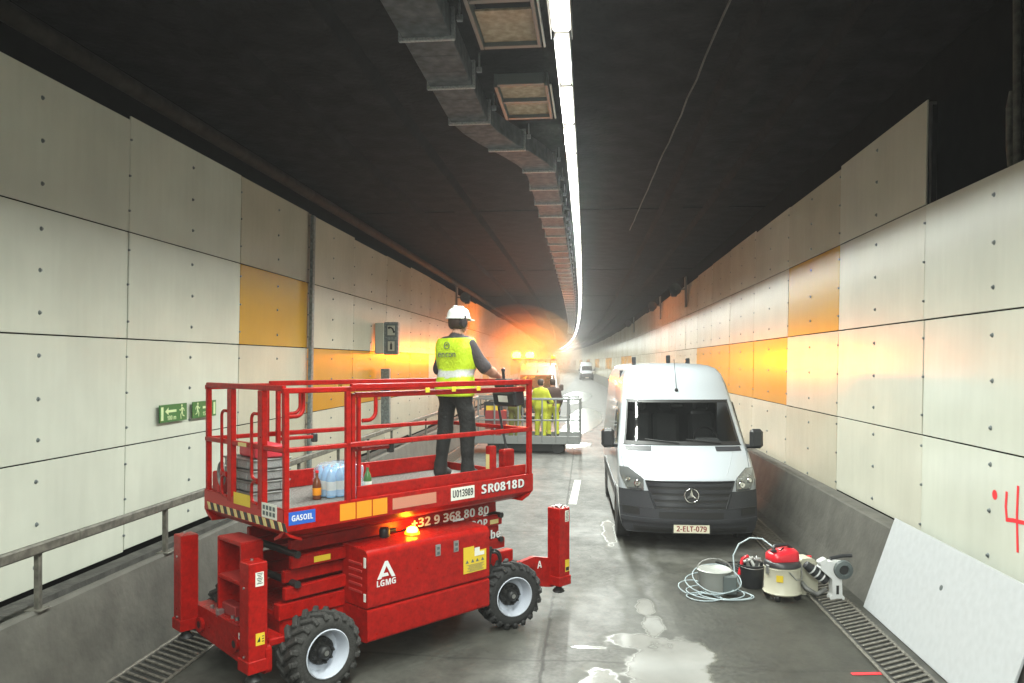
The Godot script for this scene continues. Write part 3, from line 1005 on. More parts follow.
	# folded scissor arms
	for k in 5:
		var y := 0.78 + 0.125 * k
		for s in [-1.0, 1.0]:
			b = MB.new()
			var zz: float = s * (0.44 if k % 2 == 0 else 0.37)
			b.bar(Vector3(-1.28 + 0.03 * k, y - 0.012, zz), Vector3(1.28 - 0.02 * k, y + 0.012, zz), 0.055, 0.108, 0.008)
			obj("scissor_arm", b, red, o)
	b = MB.new()
	for x in [-1.18, 0.0, 1.2]:
		for y in [0.84, 1.09]:
			b.lathe([Vector2(0.0, -0.5), Vector2(0.03, -0.5), Vector2(0.03, 0.5), Vector2(0.0, 0.5)], 12, Transform3D(Basis(Vector3.RIGHT, PI / 2), Vector3(x, y, 0)))
	obj("pivot_pin", b, M.black, o)
	b = MB.new()
	b.box(Vector3(0, 1.30, 0), Vector3(2.35, 0.08, 0.95), 0.01)
	obj("sub_frame", b, red, o)
	for pr in [["+32 9 368 80 80", 0.53, 1.165, 0.085, 1.0], ["COOP", 0.86, 1.035, 0.085, 0.30], ["be", 1.13, 0.900, 0.085, 0.14]]:
		words("lettering", pr[0], pr[3], M.white, o, Transform3D(Basis(), Vector3(pr[1], pr[2], 0.478)), 0.003, "Droid Sans", true, pr[4])
	sticker("small_label", M.yellow_pale, o, Vector3(1.12, 1.03, 0.4685), 0.12, 0.045)
	sticker("small_label", M.yellow, o, Vector3(-0.93, 1.015, 0.4685), 0.16, 0.05)
	# cylinder and hoses at the far end
	b = MB.new()
	b.tube([Vector3(0.84, 0.55, 0.62), Vector3(0.93, 0.82, 0.58)], 0.045, 10)
	b.tube(arc(Vector3(0.93, 0.66, 0.62), Vector3(0.13, 0, 0), Vector3(0, 0.13, 0.02), 8, -1.2, 1.6), 0.017, 6)
	b.tube(arc(Vector3(0.91, 0.64, 0.66), Vector3(0.10, 0, 0), Vector3(0, 0.14, 0.02), 8, -1.0, 1.7), 0.013, 6)
	obj("hydraulic_hose", b, M.black, o)
	# engine box on the near side, counterpart on the far side
	for s in [1.0, -1.0]:
		b = MB.new()
		b.prism(round_poly([Vector2(0.42, 0.28), Vector2(0.80, 0.30), Vector2(0.80, 0.58), Vector2(0.42, 0.58)], 0.03), 1.43, Transform3D(Basis(Vector3(0, 0, s), Vector3.UP, Vector3(s * -1, 0, 0)) , Vector3(0.735 if s > 0 else -0.69, 0, 0)))
		var eb := obj("engine_box", b, red, o)
		b = MB.new()
		b.prism(round_poly([Vector2(0.42, 0.59), Vector2(0.80, 0.59), Vector2(0.80, 1.05), Vector2(0.765, 1.085), Vector2(0.50, 1.10), Vector2(0.42, 1.10)], 0.02), 1.43, Transform3D(Basis(Vector3(0, 0, s), Vector3.UP, Vector3(s * -1, 0, 0)), Vector3(0.735 if s > 0 else -0.69, 0, 0)))
		var door := obj("cover", b, red, eb)
		if s < 0: continue
		b = MB.new()
		for x in [0.08, 0.30]:
			b = MB.new()
			b.box(Vector3(x, 0.965, 0.804), Vector3(0.06, 0.105, 0.012), 0.003)
			obj("latch", b, M.steel, eb)
			for y in [0.985, 0.94]:
				b = MB.new()
				b.box(Vector3(x, y, 0.812), Vector3(0.03, 0.027, 0.006), 0.002)
				obj("latch_slot", b, M.cabinet_dark, eb)
		b = MB.new()
		b.prism(PackedVector2Array([Vector2(0.395, 0.68), Vector2(0.69, 0.68), Vector2(0.69, 0.88), Vector2(0.53, 0.88), Vector2(0.53, 0.93), Vector2(0.395, 0.93)]), 0.003, Transform3D(Basis(), Vector3(0, 0, 0.801)))
		obj("yellow_decal", b, M.yellow, eb)
		b = MB.new()
		b.prism(PackedVector2Array([Vector2(0.535, 0.83), Vector2(0.66, 0.83), Vector2(0.66, 0.865), Vector2(0.60, 0.865), Vector2(0.60, 0.91), Vector2(0.535, 0.91)]), 0.003, Transform3D(Basis(), Vector3(0, 0, 0.8045)))
		obj("white_decal", b, M.label_white, eb)
		b = MB.new()
		for x in [0.44, 0.51, 0.57, 0.64]:
			b.prism(PackedVector2Array([Vector2(x - 0.02, 0.775), Vector2(x + 0.02, 0.775), Vector2(x, 0.808)]), 0.001, Transform3D(Basis(), Vector3(0, 0, 0.8045)))
		for i in 8: b.box(Vector3(0.545 + 0.01 * (i % 2), 0.755 - i * 0.009, 0.805), Vector3(0.22 - 0.03 * (i % 3), 0.003, 0.001))
		obj("print", b, M.cabinet_dark, eb)
		# emblem: a white A-shaped triangle over the maker's letters
		b = MB.new()
		var tri0 := PackedVector2Array([Vector2(-0.095, -0.06), Vector2(-0.015, 0.085), Vector2(0.015, 0.085), Vector2(0.095, -0.06), Vector2(0.058, -0.06), Vector2(0.0, 0.045), Vector2(-0.032, -0.016), Vector2(0.012, -0.016), Vector2(0.026, -0.044), Vector2(-0.046, -0.044), Vector2(-0.056, -0.06)])
		b.prism(tri0, 0.004, Transform3D(Basis(), Vector3(-0.50, 0.885, 0.801)))
		obj("emblem", b, M.white, eb)
		words("lettering", "LGMG", 0.052, M.white, eb, Transform3D(Basis(), Vector3(-0.50, 0.785, 0.802)), 0.003, "Droid Sans", true, 0.20)
		b = MB.new()
		b.lathe([Vector2(0.045, 1.10), Vector2(0.05, 1.115), Vector2(0.05, 1.17), Vector2(0.04, 1.185), Vector2(0, 1.185)], 14, Transform3D(Basis(), Vector3(-0.30, 0, 0.50)))
		b.lathe([Vector2(0.02, 0.0), Vector2(0.02, 0.10), Vector2(0, 0.10)], 8, Transform3D(Basis(Vector3(0, 0, 1), -PI / 2), Vector3(-0.28, 1.15, 0.50)))
		obj("filler_cap", b, M.black, eb)
		b = MB.new()
		for i in 5: b.box(Vector3(-0.697, 0.72 + i * 0.06, 0.62), Vector3(0.008, 0.02, 0.20), 0.002)
		obj("louvre", b, M.red_dusty, eb)
		b = MB.new()
		b.box(Vector3(-0.692, 0.98, 0.76), Vector3(0.012, 0.09, 0.035), 0.003)
		b.box(Vector3(-0.692, 0.68, 0.76), Vector3(0.012, 0.07, 0.035), 0.003)
		obj("hinge", b, M.label_white, eb)
		# flashing beacon
		var lx := -0.03
		var lz := 0.56
		b = MB.new()
		b.lathe([Vector2(0.075, 1.095), Vector2(0.07, 1.115), Vector2(0.0, 1.115)], 16, Transform3D(Basis(), Vector3(lx, 0, lz)))
		obj("beacon_base", b, M.amber_small, eb)
		b = MB.new()
		b.lathe([Vector2(0.050, 1.115), Vector2(0.054, 1.13), Vector2(0.046, 1.152), Vector2(0.028, 1.162), Vector2(0, 1.165)], 18, Transform3D(Basis(), Vector3(lx, 0, lz)))
		obj("beacon_lamp", b, M.amber_lamp, eb)
		var om := OmniLight3D.new()
		om.name = "beacon_light"
		om.light_color = Color(1.0, 0.64, 0.08)
		om.light_energy = 0.09
		om.light_size = 0.03
		om.omni_range = 12.0
		om.omni_attenuation = 2.0
		om.shadow_enabled = true
		om.position = Vector3(lx, 1.135, lz)
		eb.add_child(om)
	# wheels
	for w in [[-1.1, 1.0, 0.0], [1.1, 1.0, -0.30], [-1.1, -1.0, 0.0], [1.1, -1.0, -0.30]]:
		make_wheel(o, Vector3(w[0], 0.330, 0.70 * w[1]), w[1], w[2])
	build_platform(o)
	return o

func build_platform(o: Node3D) -> void:
	var red: Material = M.red_paint
	var x0 := -1.435
	var x1 := 1.435
	var z1 := 0.73
	var fl := 1.45
	var b := MB.new()
	b.box(Vector3(0, fl - 0.03, 0), Vector3(x1 - x0 - 0.02, 0.06, z1 * 2 - 0.02), 0.004)
	obj("deck", b, M.deck, o)
	# side skirts: a flat band over an inward bevel
	for s in [1.0, -1.0]:
		b = MB.new()
		b.prism(PackedVector2Array([Vector2(z1 - 0.02, 1.53), Vector2(z1, 1.525), Vector2(z1, 1.35), Vector2(z1 - 0.06, 1.30), Vector2(z1 - 0.16, 1.26), Vector2(z1 - 0.16, 1.28), Vector2(z1 - 0.05, 1.34), Vector2(z1 - 0.02, 1.37)]), x1 - x0, Transform3D(Basis(Vector3(0, 0, s), Vector3.UP, Vector3(-s, 0, 0)), Vector3(x1 if s > 0 else x0, 0, 0)))
		var sk := obj("side_skirt", b, red, o)
		b = MB.new()       # toe board of the roll-out deck, set in
		b.box(Vector3(0.34, fl + 0.09, s * (z1 - 0.07)), Vector3(2.1, 0.17, 0.025), 0.005)
		obj("toe_board", b, red, o)
		if s < 0: continue
		for i in 3: sticker("amber_reflector", M.amber_reflector, sk, Vector3(-0.845 + 0.165 * i, 1.437, z1), 0.153, 0.14)
		sticker("clear_tape", M.tape, sk, Vector3(-0.13, 1.44, z1), 0.50, 0.10)
		var id := sticker("number_plate", M.label_white, sk, Vector3(0.45, 1.44, z1), 0.30, 0.12)
		words("lettering", "U013989", 0.07, M.ink, id, Transform3D(Basis(), Vector3(0.45, 1.44, z1 + 0.003)), 0.002, "Droid Sans", true, 0.26)
		var nm := words("lettering", "SR0818D", 0.085, M.white, sk, Transform3D(Basis(), Vector3(0.995, 1.445, z1 + 0.004)), 0.003, "Droid Sans", true, 0.60)
		nm.name = "model_lettering"
		words("lettering", "SR0818D", 0.088, M.ink, sk, Transform3D(Basis(), Vector3(1.002, 1.437, z1 + 0.0015)), 0.002, "Droid Sans", true, 0.605)
		var bl := sticker("blue_label", M.blue, sk, Vector3(-1.275, 1.45, z1), 0.24, 0.105)
		words("lettering", "GASOIL", 0.045, M.white, bl, Transform3D(Basis(), Vector3(-1.275, 1.45, z1 + 0.003)), 0.002, "Droid Sans", true, 0.19)
	# end skirts
	for s in [-1.0, 1.0]:
		b = MB.new()
		b.prism(PackedVector2Array([Vector2(0, 1.53), Vector2(0, 1.35), Vector2(0.06, 1.30), Vector2(0.16, 1.26), Vector2(0.16, 1.28), Vector2(0.05, 1.33), Vector2(0.02, 1.36), Vector2(0.02, 1.53)]), z1 * 2 - 0.01, Transform3D(Basis(Vector3(-s, 0, 0), Vector3.UP, Vector3(0, 0, -s)), Vector3(s * 1.435, 0, s * (z1 - 0.005))))
		obj("end_skirt", b, red, o)
	var dusty := MB.new()
	dusty.quad(Vector3(x0 - 0.003, 1.355, -z1 + 0.01), Vector3(x0 - 0.003, 1.355, z1 - 0.01), Vector3(x0 - 0.003, 1.525, z1 - 0.01), Vector3(x0 - 0.003, 1.525, -z1 + 0.01))
	obj("dusty_end_plate", dusty, M.red_dusty, o)
	for i in 11:
		var z := -0.66 + i * 0.13
		b = MB.new()
		b.prism(PackedVector2Array([Vector2(z, 1.425), Vector2(z + 0.05, 1.425), Vector2(z + 0.085, 1.36), Vector2(z + 0.035, 1.36)]), 0.003, Transform3D(Basis(Vector3(0, 0, 1), Vector3.UP, Vector3(-1, 0, 0)), Vector3(x0 - 0.004, 0, 0)))
		obj("hazard_stripe", b, M.yellow_pale, o)
	for i in 11:
		var z := -0.595 + i * 0.13
		b = MB.new()
		b.prism(PackedVector2Array([Vector2(z, 1.425), Vector2(z + 0.05, 1.425), Vector2(z + 0.085, 1.36), Vector2(z + 0.035, 1.36)]), 0.003, Transform3D(Basis(Vector3(0, 0, 1), Vector3.UP, Vector3(-1, 0, 0)), Vector3(x0 - 0.004, 0, 0)))
		obj("hazard_stripe", b, M.ink, o)
	var end := Basis(Vector3.UP, -PI / 2)
	sticker("yellow_label", M.yellow, o, Vector3(x0 - 0.004, 1.525, 0.02), 0.30, 0.10, end)
	var wlab := sticker("white_label", M.label_white, o, Vector3(x0 - 0.004, 1.49, 0.50), 0.25, 0.12, end)
	b = MB.new()
	for i in 4:
		for k in 2: b.box(Vector3(x0 - 0.008, 1.515 - k * 0.048, 0.415 + i * 0.055), Vector3(0.0015, 0.034, 0.036))
	obj("print", b, M.cabinet_dark, wlab)
	# guard rails
	var top := 2.49
	var mid := 1.995
	var post := func(x: float, z: float, w: float, y_top: float) -> void:
		var q := MB.new()
		q.box(Vector3(x, (fl + y_top) * 0.5 + 0.03, z), Vector3(w, y_top - fl - 0.06, 0.04), 0.004)
		obj("post", q, red, o)
	var rail := func(a: Vector3, c: Vector3, h: float) -> void:
		var q := MB.new()
		q.bar(a, c, 0.04, h, 0.006)
		obj("guard_rail", q, red, o)
	for s in [1.0, -1.0]:
		var z: float = s * (z1 - 0.025)
		rail.call(Vector3(x0, top - 0.02, z), Vector3(-0.76, top - 0.02, z), 0.045)
		rail.call(Vector3(x0, mid, z), Vector3(-0.76, mid, z), 0.04)
		rail.call(Vector3(-0.80, top - 0.0, z), Vector3(x1, top - 0.0, z), 0.05)
		rail.call(Vector3(-0.80, mid, z), Vector3(x1, mid, z), 0.045)
		for x in [x0 + 0.03, -0.83, x1 - 0.035]: post.call(x, z, 0.055 if x > 1 else 0.045, top)
		# rails of the roll-out deck, just inside, with their bent handles
		var zi: float = s * (z1 - 0.085)
		rail.call(Vector3(-0.72, top - 0.075, zi), Vector3(x1 - 0.05, top - 0.075, zi), 0.05)
		rail.call(Vector3(-0.72, mid - 0.05, zi), Vector3(-0.36, mid - 0.05, zi), 0.035)
		post.call(-0.74, zi, 0.04, top - 0.06)
		post.call(-0.68, zi, 0.03, top - 0.07)
		var q := MB.new()
		q.tube([Vector3(-0.64, 2.19, zi), Vector3(-0.58, 2.19, zi)] + arc(Vector3(-0.58, 2.27, zi), Vector3(0, -0.08, 0), Vector3(0.08, 0, 0), 5) + [Vector3(-0.50, 2.40, zi)], 0.018, 8)
		obj("bent_handle", q, red, o)
		q = MB.new()
		if s > 0: q.tube([Vector3(-1.39, 2.26, z - 0.02), Vector3(-1.28, 2.26, z - 0.05)] + arc(Vector3(-1.28, 2.33, z - 0.05), Vector3(0, -0.07, 0), Vector3(0.07, 0, -0.02), 5) + [Vector3(-1.21, 2.45, z - 0.07)], 0.018, 8)
		if s > 0: obj("bent_handle", q, red, o)
		q = MB.new()
		q.box(Vector3(-0.34, mid - 0.06, zi), Vector3(0.06, 0.09, 0.05), 0.01)
		obj("rail_stop", q, M.black_plastic, o)
		q = MB.new()
		for x in [0.02, 0.34, 0.66]: q.box(Vector3(x, top - 0.05, z + s * 0.0215), Vector3(0.05, 0.045, 0.012), 0.004)
		obj("rail_clip", q, M.yellow, o)
	for x in [x0 + 0.02, x1 - 0.03]:
		rail.call(Vector3(x, top, -z1 + 0.03), Vector3(x, top, z1 - 0.03), 0.045)
		rail.call(Vector3(x, mid, -z1 + 0.03), Vector3(x, mid, z1 - 0.03), 0.04)
	for z in [-0.22, 0.34]:
		var q := MB.new()
		q.box(Vector3(x0 + 0.02, (fl + top) * 0.5, z), Vector3(0.05, top - fl - 0.05, 0.085), 0.006)
		obj("gate_post", q, red, o)
	for z in [-0.22, 0.34]:      # grab hoops beside the entrance
		for y in [1.52, 1.72]:
			var q := MB.new()
			var y1: float = 1.70 if y < 1.6 else 2.27
			var zz: float = z - 0.05
			q.tube([Vector3(x0 - 0.0, y, zz), Vector3(x0 - 0.0, y, zz - 0.05)] + arc(Vector3(x0, y + 0.05, zz - 0.05), Vector3(0, -0.05, 0), Vector3(0, 0, -0.05), 5) + [Vector3(x0, y1 - 0.05, zz - 0.10)] + arc(Vector3(x0, y1 - 0.05, zz - 0.05), Vector3(0, 0, -0.05), Vector3(0, 0.05, 0), 5) + [Vector3(x0, y1, zz)], 0.014, 7)
			obj("grab_hoop", q, red, o)
	sticker("gate_label", M.yellow_pale, o, Vector3(x0 - 0.001, mid, 0.02), 0.15, 0.032, end)
	b = MB.new()
	b.box(Vector3(x0 + 0.09, 1.60, -0.60), Vector3(0.10, 0.20, 0.12), 0.012)
	obj("socket_box", b, M.red_dusty, o)
	b = MB.new()
	var ring := []
	for i in 18: ring.append(Vector3(x0 + 0.02, 1.70 + 0.10 * sin(TAU * i / 18), -0.42 + 0.06 * cos(TAU * i / 18)))
	b.tube(ring, 0.014, 6, true)
	obj("cable_loop", b, M.galvanised, o)
	# fittings at the far end of the deck
	b = MB.new()
	b.box(Vector3(0.92, fl + 0.20, 0.63), Vector3(0.09, 0.40, 0.08), 0.01)
	obj("deck_latch", b, red, o)
	sticker("small_label", M.yellow_pale, o, Vector3(0.874, fl + 0.24, 0.63), 0.05, 0.16, end)
	b = MB.new()
	b.box(Vector3(1.27, fl + 0.20, 0.50), Vector3(0.16, 0.26, 0.10), 0.015)
	b.box(Vector3(1.2, fl + 0.03, 0.60), Vector3(0.34, 0.06, 0.16), 0.01)
	obj("pedal_guard", b, red, o)
	b = MB.new()
	b.box(Vector3(1.10, fl + 0.035, 0.62), Vector3(0.30, 0.05, 0.10), 0.015)
	b.tube([Vector3(1.25, fl + 0.07, 0.60), Vector3(1.33, fl + 0.10, 0.58), Vector3(1.38, fl + 0.07, 0.62)], 0.02, 7)
	obj("foot_pedal", b, M.black_plastic, o)
	# control box hung on the rail
	b = MB.new()
	b.box(Vector3(1.33, 2.32, 0.47), Vector3(0.16, 0.16, 0.34), 0.02, Basis(Vector3(0, 0, 1), 0.2))
	b.box(Vector3(1.33, 2.47, 0.40), Vector3(0.13, 0.10, 0.20), 0.02)
	b.tube([Vector3(1.33, 2.50, 0.40), Vector3(1.32, 2.60, 0.40)], 0.016, 8)
	b.lathe([Vector2(0.0, -0.02), Vector2(0.022, -0.01), Vector2(0.022, 0.02), Vector2(0, 0.03)], 10, Transform3D(Basis(), Vector3(1.32, 2.61, 0.40)))
	b.tube([Vector3(1.33, 2.30, 0.30), Vector3(1.36, 2.0, 0.34), Vector3(1.37, 1.7, 0.42), Vector3(1.36, 1.5, 0.48)], 0.014, 6)
	var cb := obj("control_box", b, M.black_plastic, o)
	sticker("print", M.label_white, cb, Vector3(1.246, 2.31, 0.47), 0.14, 0.07, Basis(Vector3(0, 0, 1), 0.2) * end)

# ------------------------------------------------------------------ people
# bones: [from, to, radius, radius, colour number]; joined by a smooth minimum and meshed as surface nets
func net(b: MB, bones: Array, cell: float, kk: float, colours: Array, grow := 0.0, lo_y := -9.0, hi_y := 9.0, paint_by = null) -> void:
	var lo := Vector3.ONE * 1e9
	var hi := -lo
	for s in bones:
		var r: float = maxf(s[2], s[3]) + grow + cell * 2.0
		for e in 2:
			lo = lo.min(s[e] - Vector3.ONE * r)
			hi = hi.max(s[e] + Vector3.ONE * r)
	var nx := int((hi.x - lo.x) / cell) + 2
	var ny := int((hi.y - lo.y) / cell) + 2
	var nz := int((hi.z - lo.z) / cell) + 2
	var f := PackedFloat32Array()
	f.resize(nx * ny * nz)
	var reach := 4.0 / kk
	for s in bones:
		var a: Vector3 = s[0]
		var c: Vector3 = s[1]
		var r: float = maxf(s[2], s[3]) + grow + reach
		var p0 := ((a.min(c) - Vector3.ONE * r - lo) / cell).floor().max(Vector3.ZERO)
		var p1 := ((a.max(c) + Vector3.ONE * r - lo) / cell).ceil()
		var ab := c - a
		var l2 := maxf(ab.length_squared(), 1e-9)
		for k in range(int(p0.z), mini(int(p1.z), nz - 1) + 1):
			for j in range(int(p0.y), mini(int(p1.y), ny - 1) + 1):
				var row := (k * ny + j) * nx
				for i in range(int(p0.x), mini(int(p1.x), nx - 1) + 1):
					var q := lo + Vector3(i, j, k) * cell
					var t := clampf((q - a).dot(ab) / l2, 0.0, 1.0)
					var d := (q - a - ab * t).length() - lerpf(s[2], s[3], t) - grow
					if d < reach: f[row + i] += exp(-d * kk)
	var at := {}
	var pts := []
	var off := [0, 1, nx, nx + 1, nx * ny, nx * ny + 1, nx * ny + nx, nx * ny + nx + 1]
	var corner := [Vector3(0, 0, 0), Vector3(1, 0, 0), Vector3(0, 1, 0), Vector3(1, 1, 0), Vector3(0, 0, 1), Vector3(1, 0, 1), Vector3(0, 1, 1), Vector3(1, 1, 1)]
	var edges := [[0, 1], [2, 3], [4, 5], [6, 7], [0, 2], [1, 3], [4, 6], [5, 7], [0, 4], [1, 5], [2, 6], [3, 7]]
	for m in f.size():
		f[m] = -log(maxf(f[m], 1e-6)) / kk
	if lo_y > -8.0 or hi_y < 8.0:
		for j in ny:
			var y := lo.y + j * cell
			var d := maxf(lo_y - y, y - hi_y)
			for k in nz:
				var row := (k * ny + j) * nx
				for i in nx: f[row + i] = maxf(f[row + i], d)
	for k in nz - 1:
		for j in ny - 1:
			var row := (k * ny + j) * nx
			for i in nx - 1:
				var m := row + i
				var f0 := f[m] < 0.0
				var same := true
				for e in range(1, 8):
					if (f[m + off[e]] < 0.0) != f0:
						same = false
						break
				if same: continue
				var sum := Vector3.ZERO
				var cnt := 0
				for e in edges:
					var u := f[m + off[e[0]]]
					var w := f[m + off[e[1]]]
					if (u < 0.0) != (w < 0.0):
						sum += corner[e[0]].lerp(corner[e[1]], u / (u - w))
						cnt += 1
				at[m] = pts.size()
				pts.append(lo + (Vector3(i, j, k) + sum / cnt) * cell)
	var norm := []
	norm.resize(pts.size())
	norm.fill(Vector3.ZERO)
	var faces := []
	var strides := [1, nx, nx * ny]
	for m in at:
		for ax in 3:
			var s0: int = strides[ax]
			var s1: int = strides[(ax + 1) % 3]
			var s2: int = strides[(ax + 2) % 3]
			if (f[m] < 0.0) == (f[m + s0] < 0.0): continue
			if not (at.has(m - s1) and at.has(m - s2) and at.has(m - s1 - s2)): continue
			var q := [at[m], at[m - s1], at[m - s1 - s2], at[m - s2]]
			if f[m] >= 0.0: q.reverse()
			faces.append(q)
			var nn: Vector3 = (pts[q[2]] - pts[q[0]]).cross(pts[q[3]] - pts[q[1]])
			for x in q: norm[x] += nn
	var tint := []
	for p in pts:
		if paint_by != null:
			tint.append(paint_by.call(p))
			continue
		var best := 1e9
		var c := 0
		for s in bones:
			var ab: Vector3 = s[1] - s[0]
			var t := clampf((p - s[0]).dot(ab) / maxf(ab.length_squared(), 1e-9), 0.0, 1.0)
			var d: float = (p - s[0] - ab * t).length() - lerpf(s[2], s[3], t)
			if d < best:
				best = d
				c = s[4]
		tint.append(colours[c])
	b.colored = true
	for q in faces:
		b.paint = tint[q[0]]
		b.p3(pts[q[0]], pts[q[1]], pts[q[2]], norm[q[0]], norm[q[1]], norm[q[2]])
		b.paint = tint[q[2]]
		b.p3(pts[q[0]], pts[q[2]], pts[q[3]], norm[q[0]], norm[q[2]], norm[q[3]])

func hand(b: MB, wrist: Vector3, dir: Vector3, palm: Vector3, thumb_side: Vector3, curl: float, cell: float, skin: Color) -> void:
	var side := dir.cross(palm).normalized()
	if side.dot(thumb_side) < 0: side = -side
	var bones := []
	var base := wrist + dir * 0.085
	bones.append([wrist - dir * 0.03, wrist + dir * 0.02, 0.027, 0.026, 0])
	for i in 4: bones.append([wrist + dir * 0.015 + side * (0.012 - 0.009 * i), base + side * (0.030 - 0.020 * i), 0.016, 0.0125, 0])
	for i in 4:
		var p := base + side * (0.031 - 0.0205 * i) - dir * absf(i - 1.2) * 0.004
		var len: float = [0.040, 0.045, 0.042, 0.034][i]
		var an := curl * (0.55 + 0.08 * i)
		var r := 0.0098 - 0.0006 * i
		for k in 3:
			var d2 := (dir * cos(an) + palm * sin(an)).normalized()
			var q = p + d2 * len * [1.0, 0.68, 0.5][k]
			bones.append([p, q, r, r * 0.9, 0])
			p = q
			r *= 0.9
			an += curl * 0.62
	var t0 := wrist + dir * 0.03 + side * 0.026
	var t1 := t0 + (dir * 0.6 + side * 0.65 + palm * 0.35).normalized() * 0.042
	var t2 := t1 + (dir * 0.75 + side * 0.1 + palm * 0.6).normalized() * 0.032
	bones.append([t0, t1, 0.0135, 0.011, 0])
	bones.append([t1, t2, 0.011, 0.0088, 0])
	net(b, bones, cell, 190.0, [skin])

func person(label: String, at: Vector3, turn: float, look: Dictionary) -> Node3D:
	# faces +Z; its right hand is at -X
	var o := thing("person", label, "person", at, turn)
	var fine: bool = look.get("fine", false)
	var cell := 0.0135 if fine else 0.026
	var skin := Color(0.46, 0.25, 0.17)
	var cols := [look.legs, look.top, skin, Color(0.02, 0.019, 0.018), look.get("sleeve", look.top)]
	var lean: Vector3 = look.get("lean", Vector3.ZERO)
	var fl: Vector3 = look.get("foot_l", Vector3(0.12, 0, 0.02))
	var fr: Vector3 = look.get("foot_r", Vector3(-0.13, 0, -0.02))
	var hipc := Vector3((fl.x + fr.x) * 0.5, 0.94, (fl.z + fr.z) * 0.4)
	var ch := hipc + Vector3(0, 0.40, 0.0) + lean
	var torso := [
		[hipc + Vector3(-0.085, 0.0, -0.01), hipc + Vector3(0.085, 0.0, -0.01), 0.128, 0.128, 0],
		[hipc + Vector3(-0.075, 0.12, 0.0), hipc + Vector3(0.075, 0.12, 0.0), 0.115, 0.115, 1],
		[ch + Vector3(-0.10, -0.10, 0.0), ch + Vector3(0.10, -0.10, 0.0), 0.118, 0.118, 1],
		[ch + Vector3(-0.115, 0.02, -0.012), ch + Vector3(0.115, 0.02, -0.012), 0.115, 0.115, 1],
		[ch + Vector3(-0.135, 0.105, -0.02), ch + Vector3(0.135, 0.105, -0.02), 0.078, 0.078, 1],
		[ch + Vector3(0, 0.10, -0.015), ch + Vector3(0, 0.17, -0.01), 0.085, 0.062, 1],
	]
	var neck := ch + Vector3(0, 0.17, -0.005)
	var hd := ch + Vector3(0, 0.335, 0.015) + lean * 0.3
	var bones := torso.duplicate()
	bones.append([neck, hd + Vector3(0, -0.08, -0.01), 0.058, 0.052, 2])
	for s in [1.0, -1.0]:
		var f: Vector3 = fl if s > 0 else fr
		var ankle := f + Vector3(0, 0.09, -0.03)
		var hip := hipc + Vector3(0.095 * s, -0.03, 0)
		var knee := hip.lerp(ankle, 0.5) + Vector3(0.015 * s, 0.01, 0.035)
		bones.append([hip, knee, 0.100, 0.068, 0])
		bones.append([knee, ankle + Vector3(0, 0.05, 0), 0.070, 0.058, 0])
		bones.append([knee.lerp(ankle, 0.15) + Vector3(0, 0, -0.03), knee.lerp(ankle, 0.5) + Vector3(0, 0, -0.02), 0.058, 0.050, 0])
		bones.append([hip.lerp(knee, 0.62) + Vector3(0.05 * s, 0.05, 0), hip.lerp(knee, 0.62) + Vector3(0.05 * s, -0.08, 0), 0.05, 0.05, 0])
		bones.append([ankle + Vector3(0, 0.04, 0), ankle + Vector3(0, -0.02, -0.01), 0.056, 0.056, 3])
		bones.append([f + Vector3(0, 0.045, -0.06), f + Vector3(0.02 * s, 0.04, 0.06), 0.045, 0.044, 3])
		bones.append([f + Vector3(0.02 * s, 0.04, 0.06), f + Vector3(0.03 * s, 0.036, 0.13), 0.046, 0.036, 3])
	var arms := []
	for s in [1.0, -1.0]:
		var sh := ch + Vector3(0.185 * s, 0.085, -0.02)
		var el: Vector3 = look.get("elbow_l" if s > 0 else "elbow_r", sh + Vector3(0.07 * s, -0.29, -0.03))
		var wr: Vector3 = look.get("wrist_l" if s > 0 else "wrist_r", el + Vector3(0.01 * s, -0.22, 0.10))
		var cut: float = look.get("sleeve_to", 2.0)
		bones.append([sh, sh.lerp(el, minf(cut, 1.0)), 0.072, 0.060, 4])
		if cut < 1.0: bones.append([sh.lerp(el, cut), el, 0.046, 0.041, 2])
		bones.append([el, el.lerp(wr, 0.45), 0.044, 0.042, 2 if cut <= 1.0 else 4])
		bones.append([el.lerp(wr, 0.45), wr, 0.041, 0.028, 2 if cut <= 1.0 else 4])
		arms.append([el, wr, s])
	var b := MB.new()
	net(b, bones, cell, 46.0, cols)
	for a in arms:
		var d: Vector3 = (a[1] - a[0]).normalized()
		var palm := Vector3(-a[2] * 0.6, -0.7, 0.3)
		palm = (palm - d * palm.dot(d)).normalized()
		hand(b, a[1], d, palm, Vector3(-a[2], 0.2, 0.6), look.get("curl", 0.7), 0.0045 if fine else 0.0075, skin)
	# head: skull, jaw, nose, ears
	var yaw := Basis(Vector3.UP, look.get("head_yaw", 0.0)) * Basis(Vector3.RIGHT, look.get("nod", 0.0))
	var H := func(x: float, y: float, z: float) -> Vector3: return hd + yaw * Vector3(x, y, z)
	var skull := [
		[H.call(0, 0.035, -0.022), H.call(0, 0.03, 0.02), 0.088, 0.082, 0], [H.call(0, -0.02, 0.01), H.call(0, -0.06, 0.035), 0.070, 0.050, 0],
		[H.call(-0.03, -0.07, 0.04), H.call(0.03, -0.07, 0.04), 0.036, 0.036, 0], [H.call(0, 0.012, 0.088), H.call(0, -0.022, 0.105), 0.012, 0.016, 0],
		[H.call(-0.034, 0.028, 0.078), H.call(0.034, 0.028, 0.078), 0.014, 0.014, 0], [H.call(-0.022, -0.05, 0.080), H.call(0.022, -0.05, 0.080), 0.011, 0.011, 1],
		[H.call(0.084, 0.01, -0.01), H.call(0.086, -0.03, -0.005), 0.016, 0.012, 0], [H.call(-0.084, 0.01, -0.01), H.call(-0.086, -0.03, -0.005), 0.016, 0.012, 0],
	]
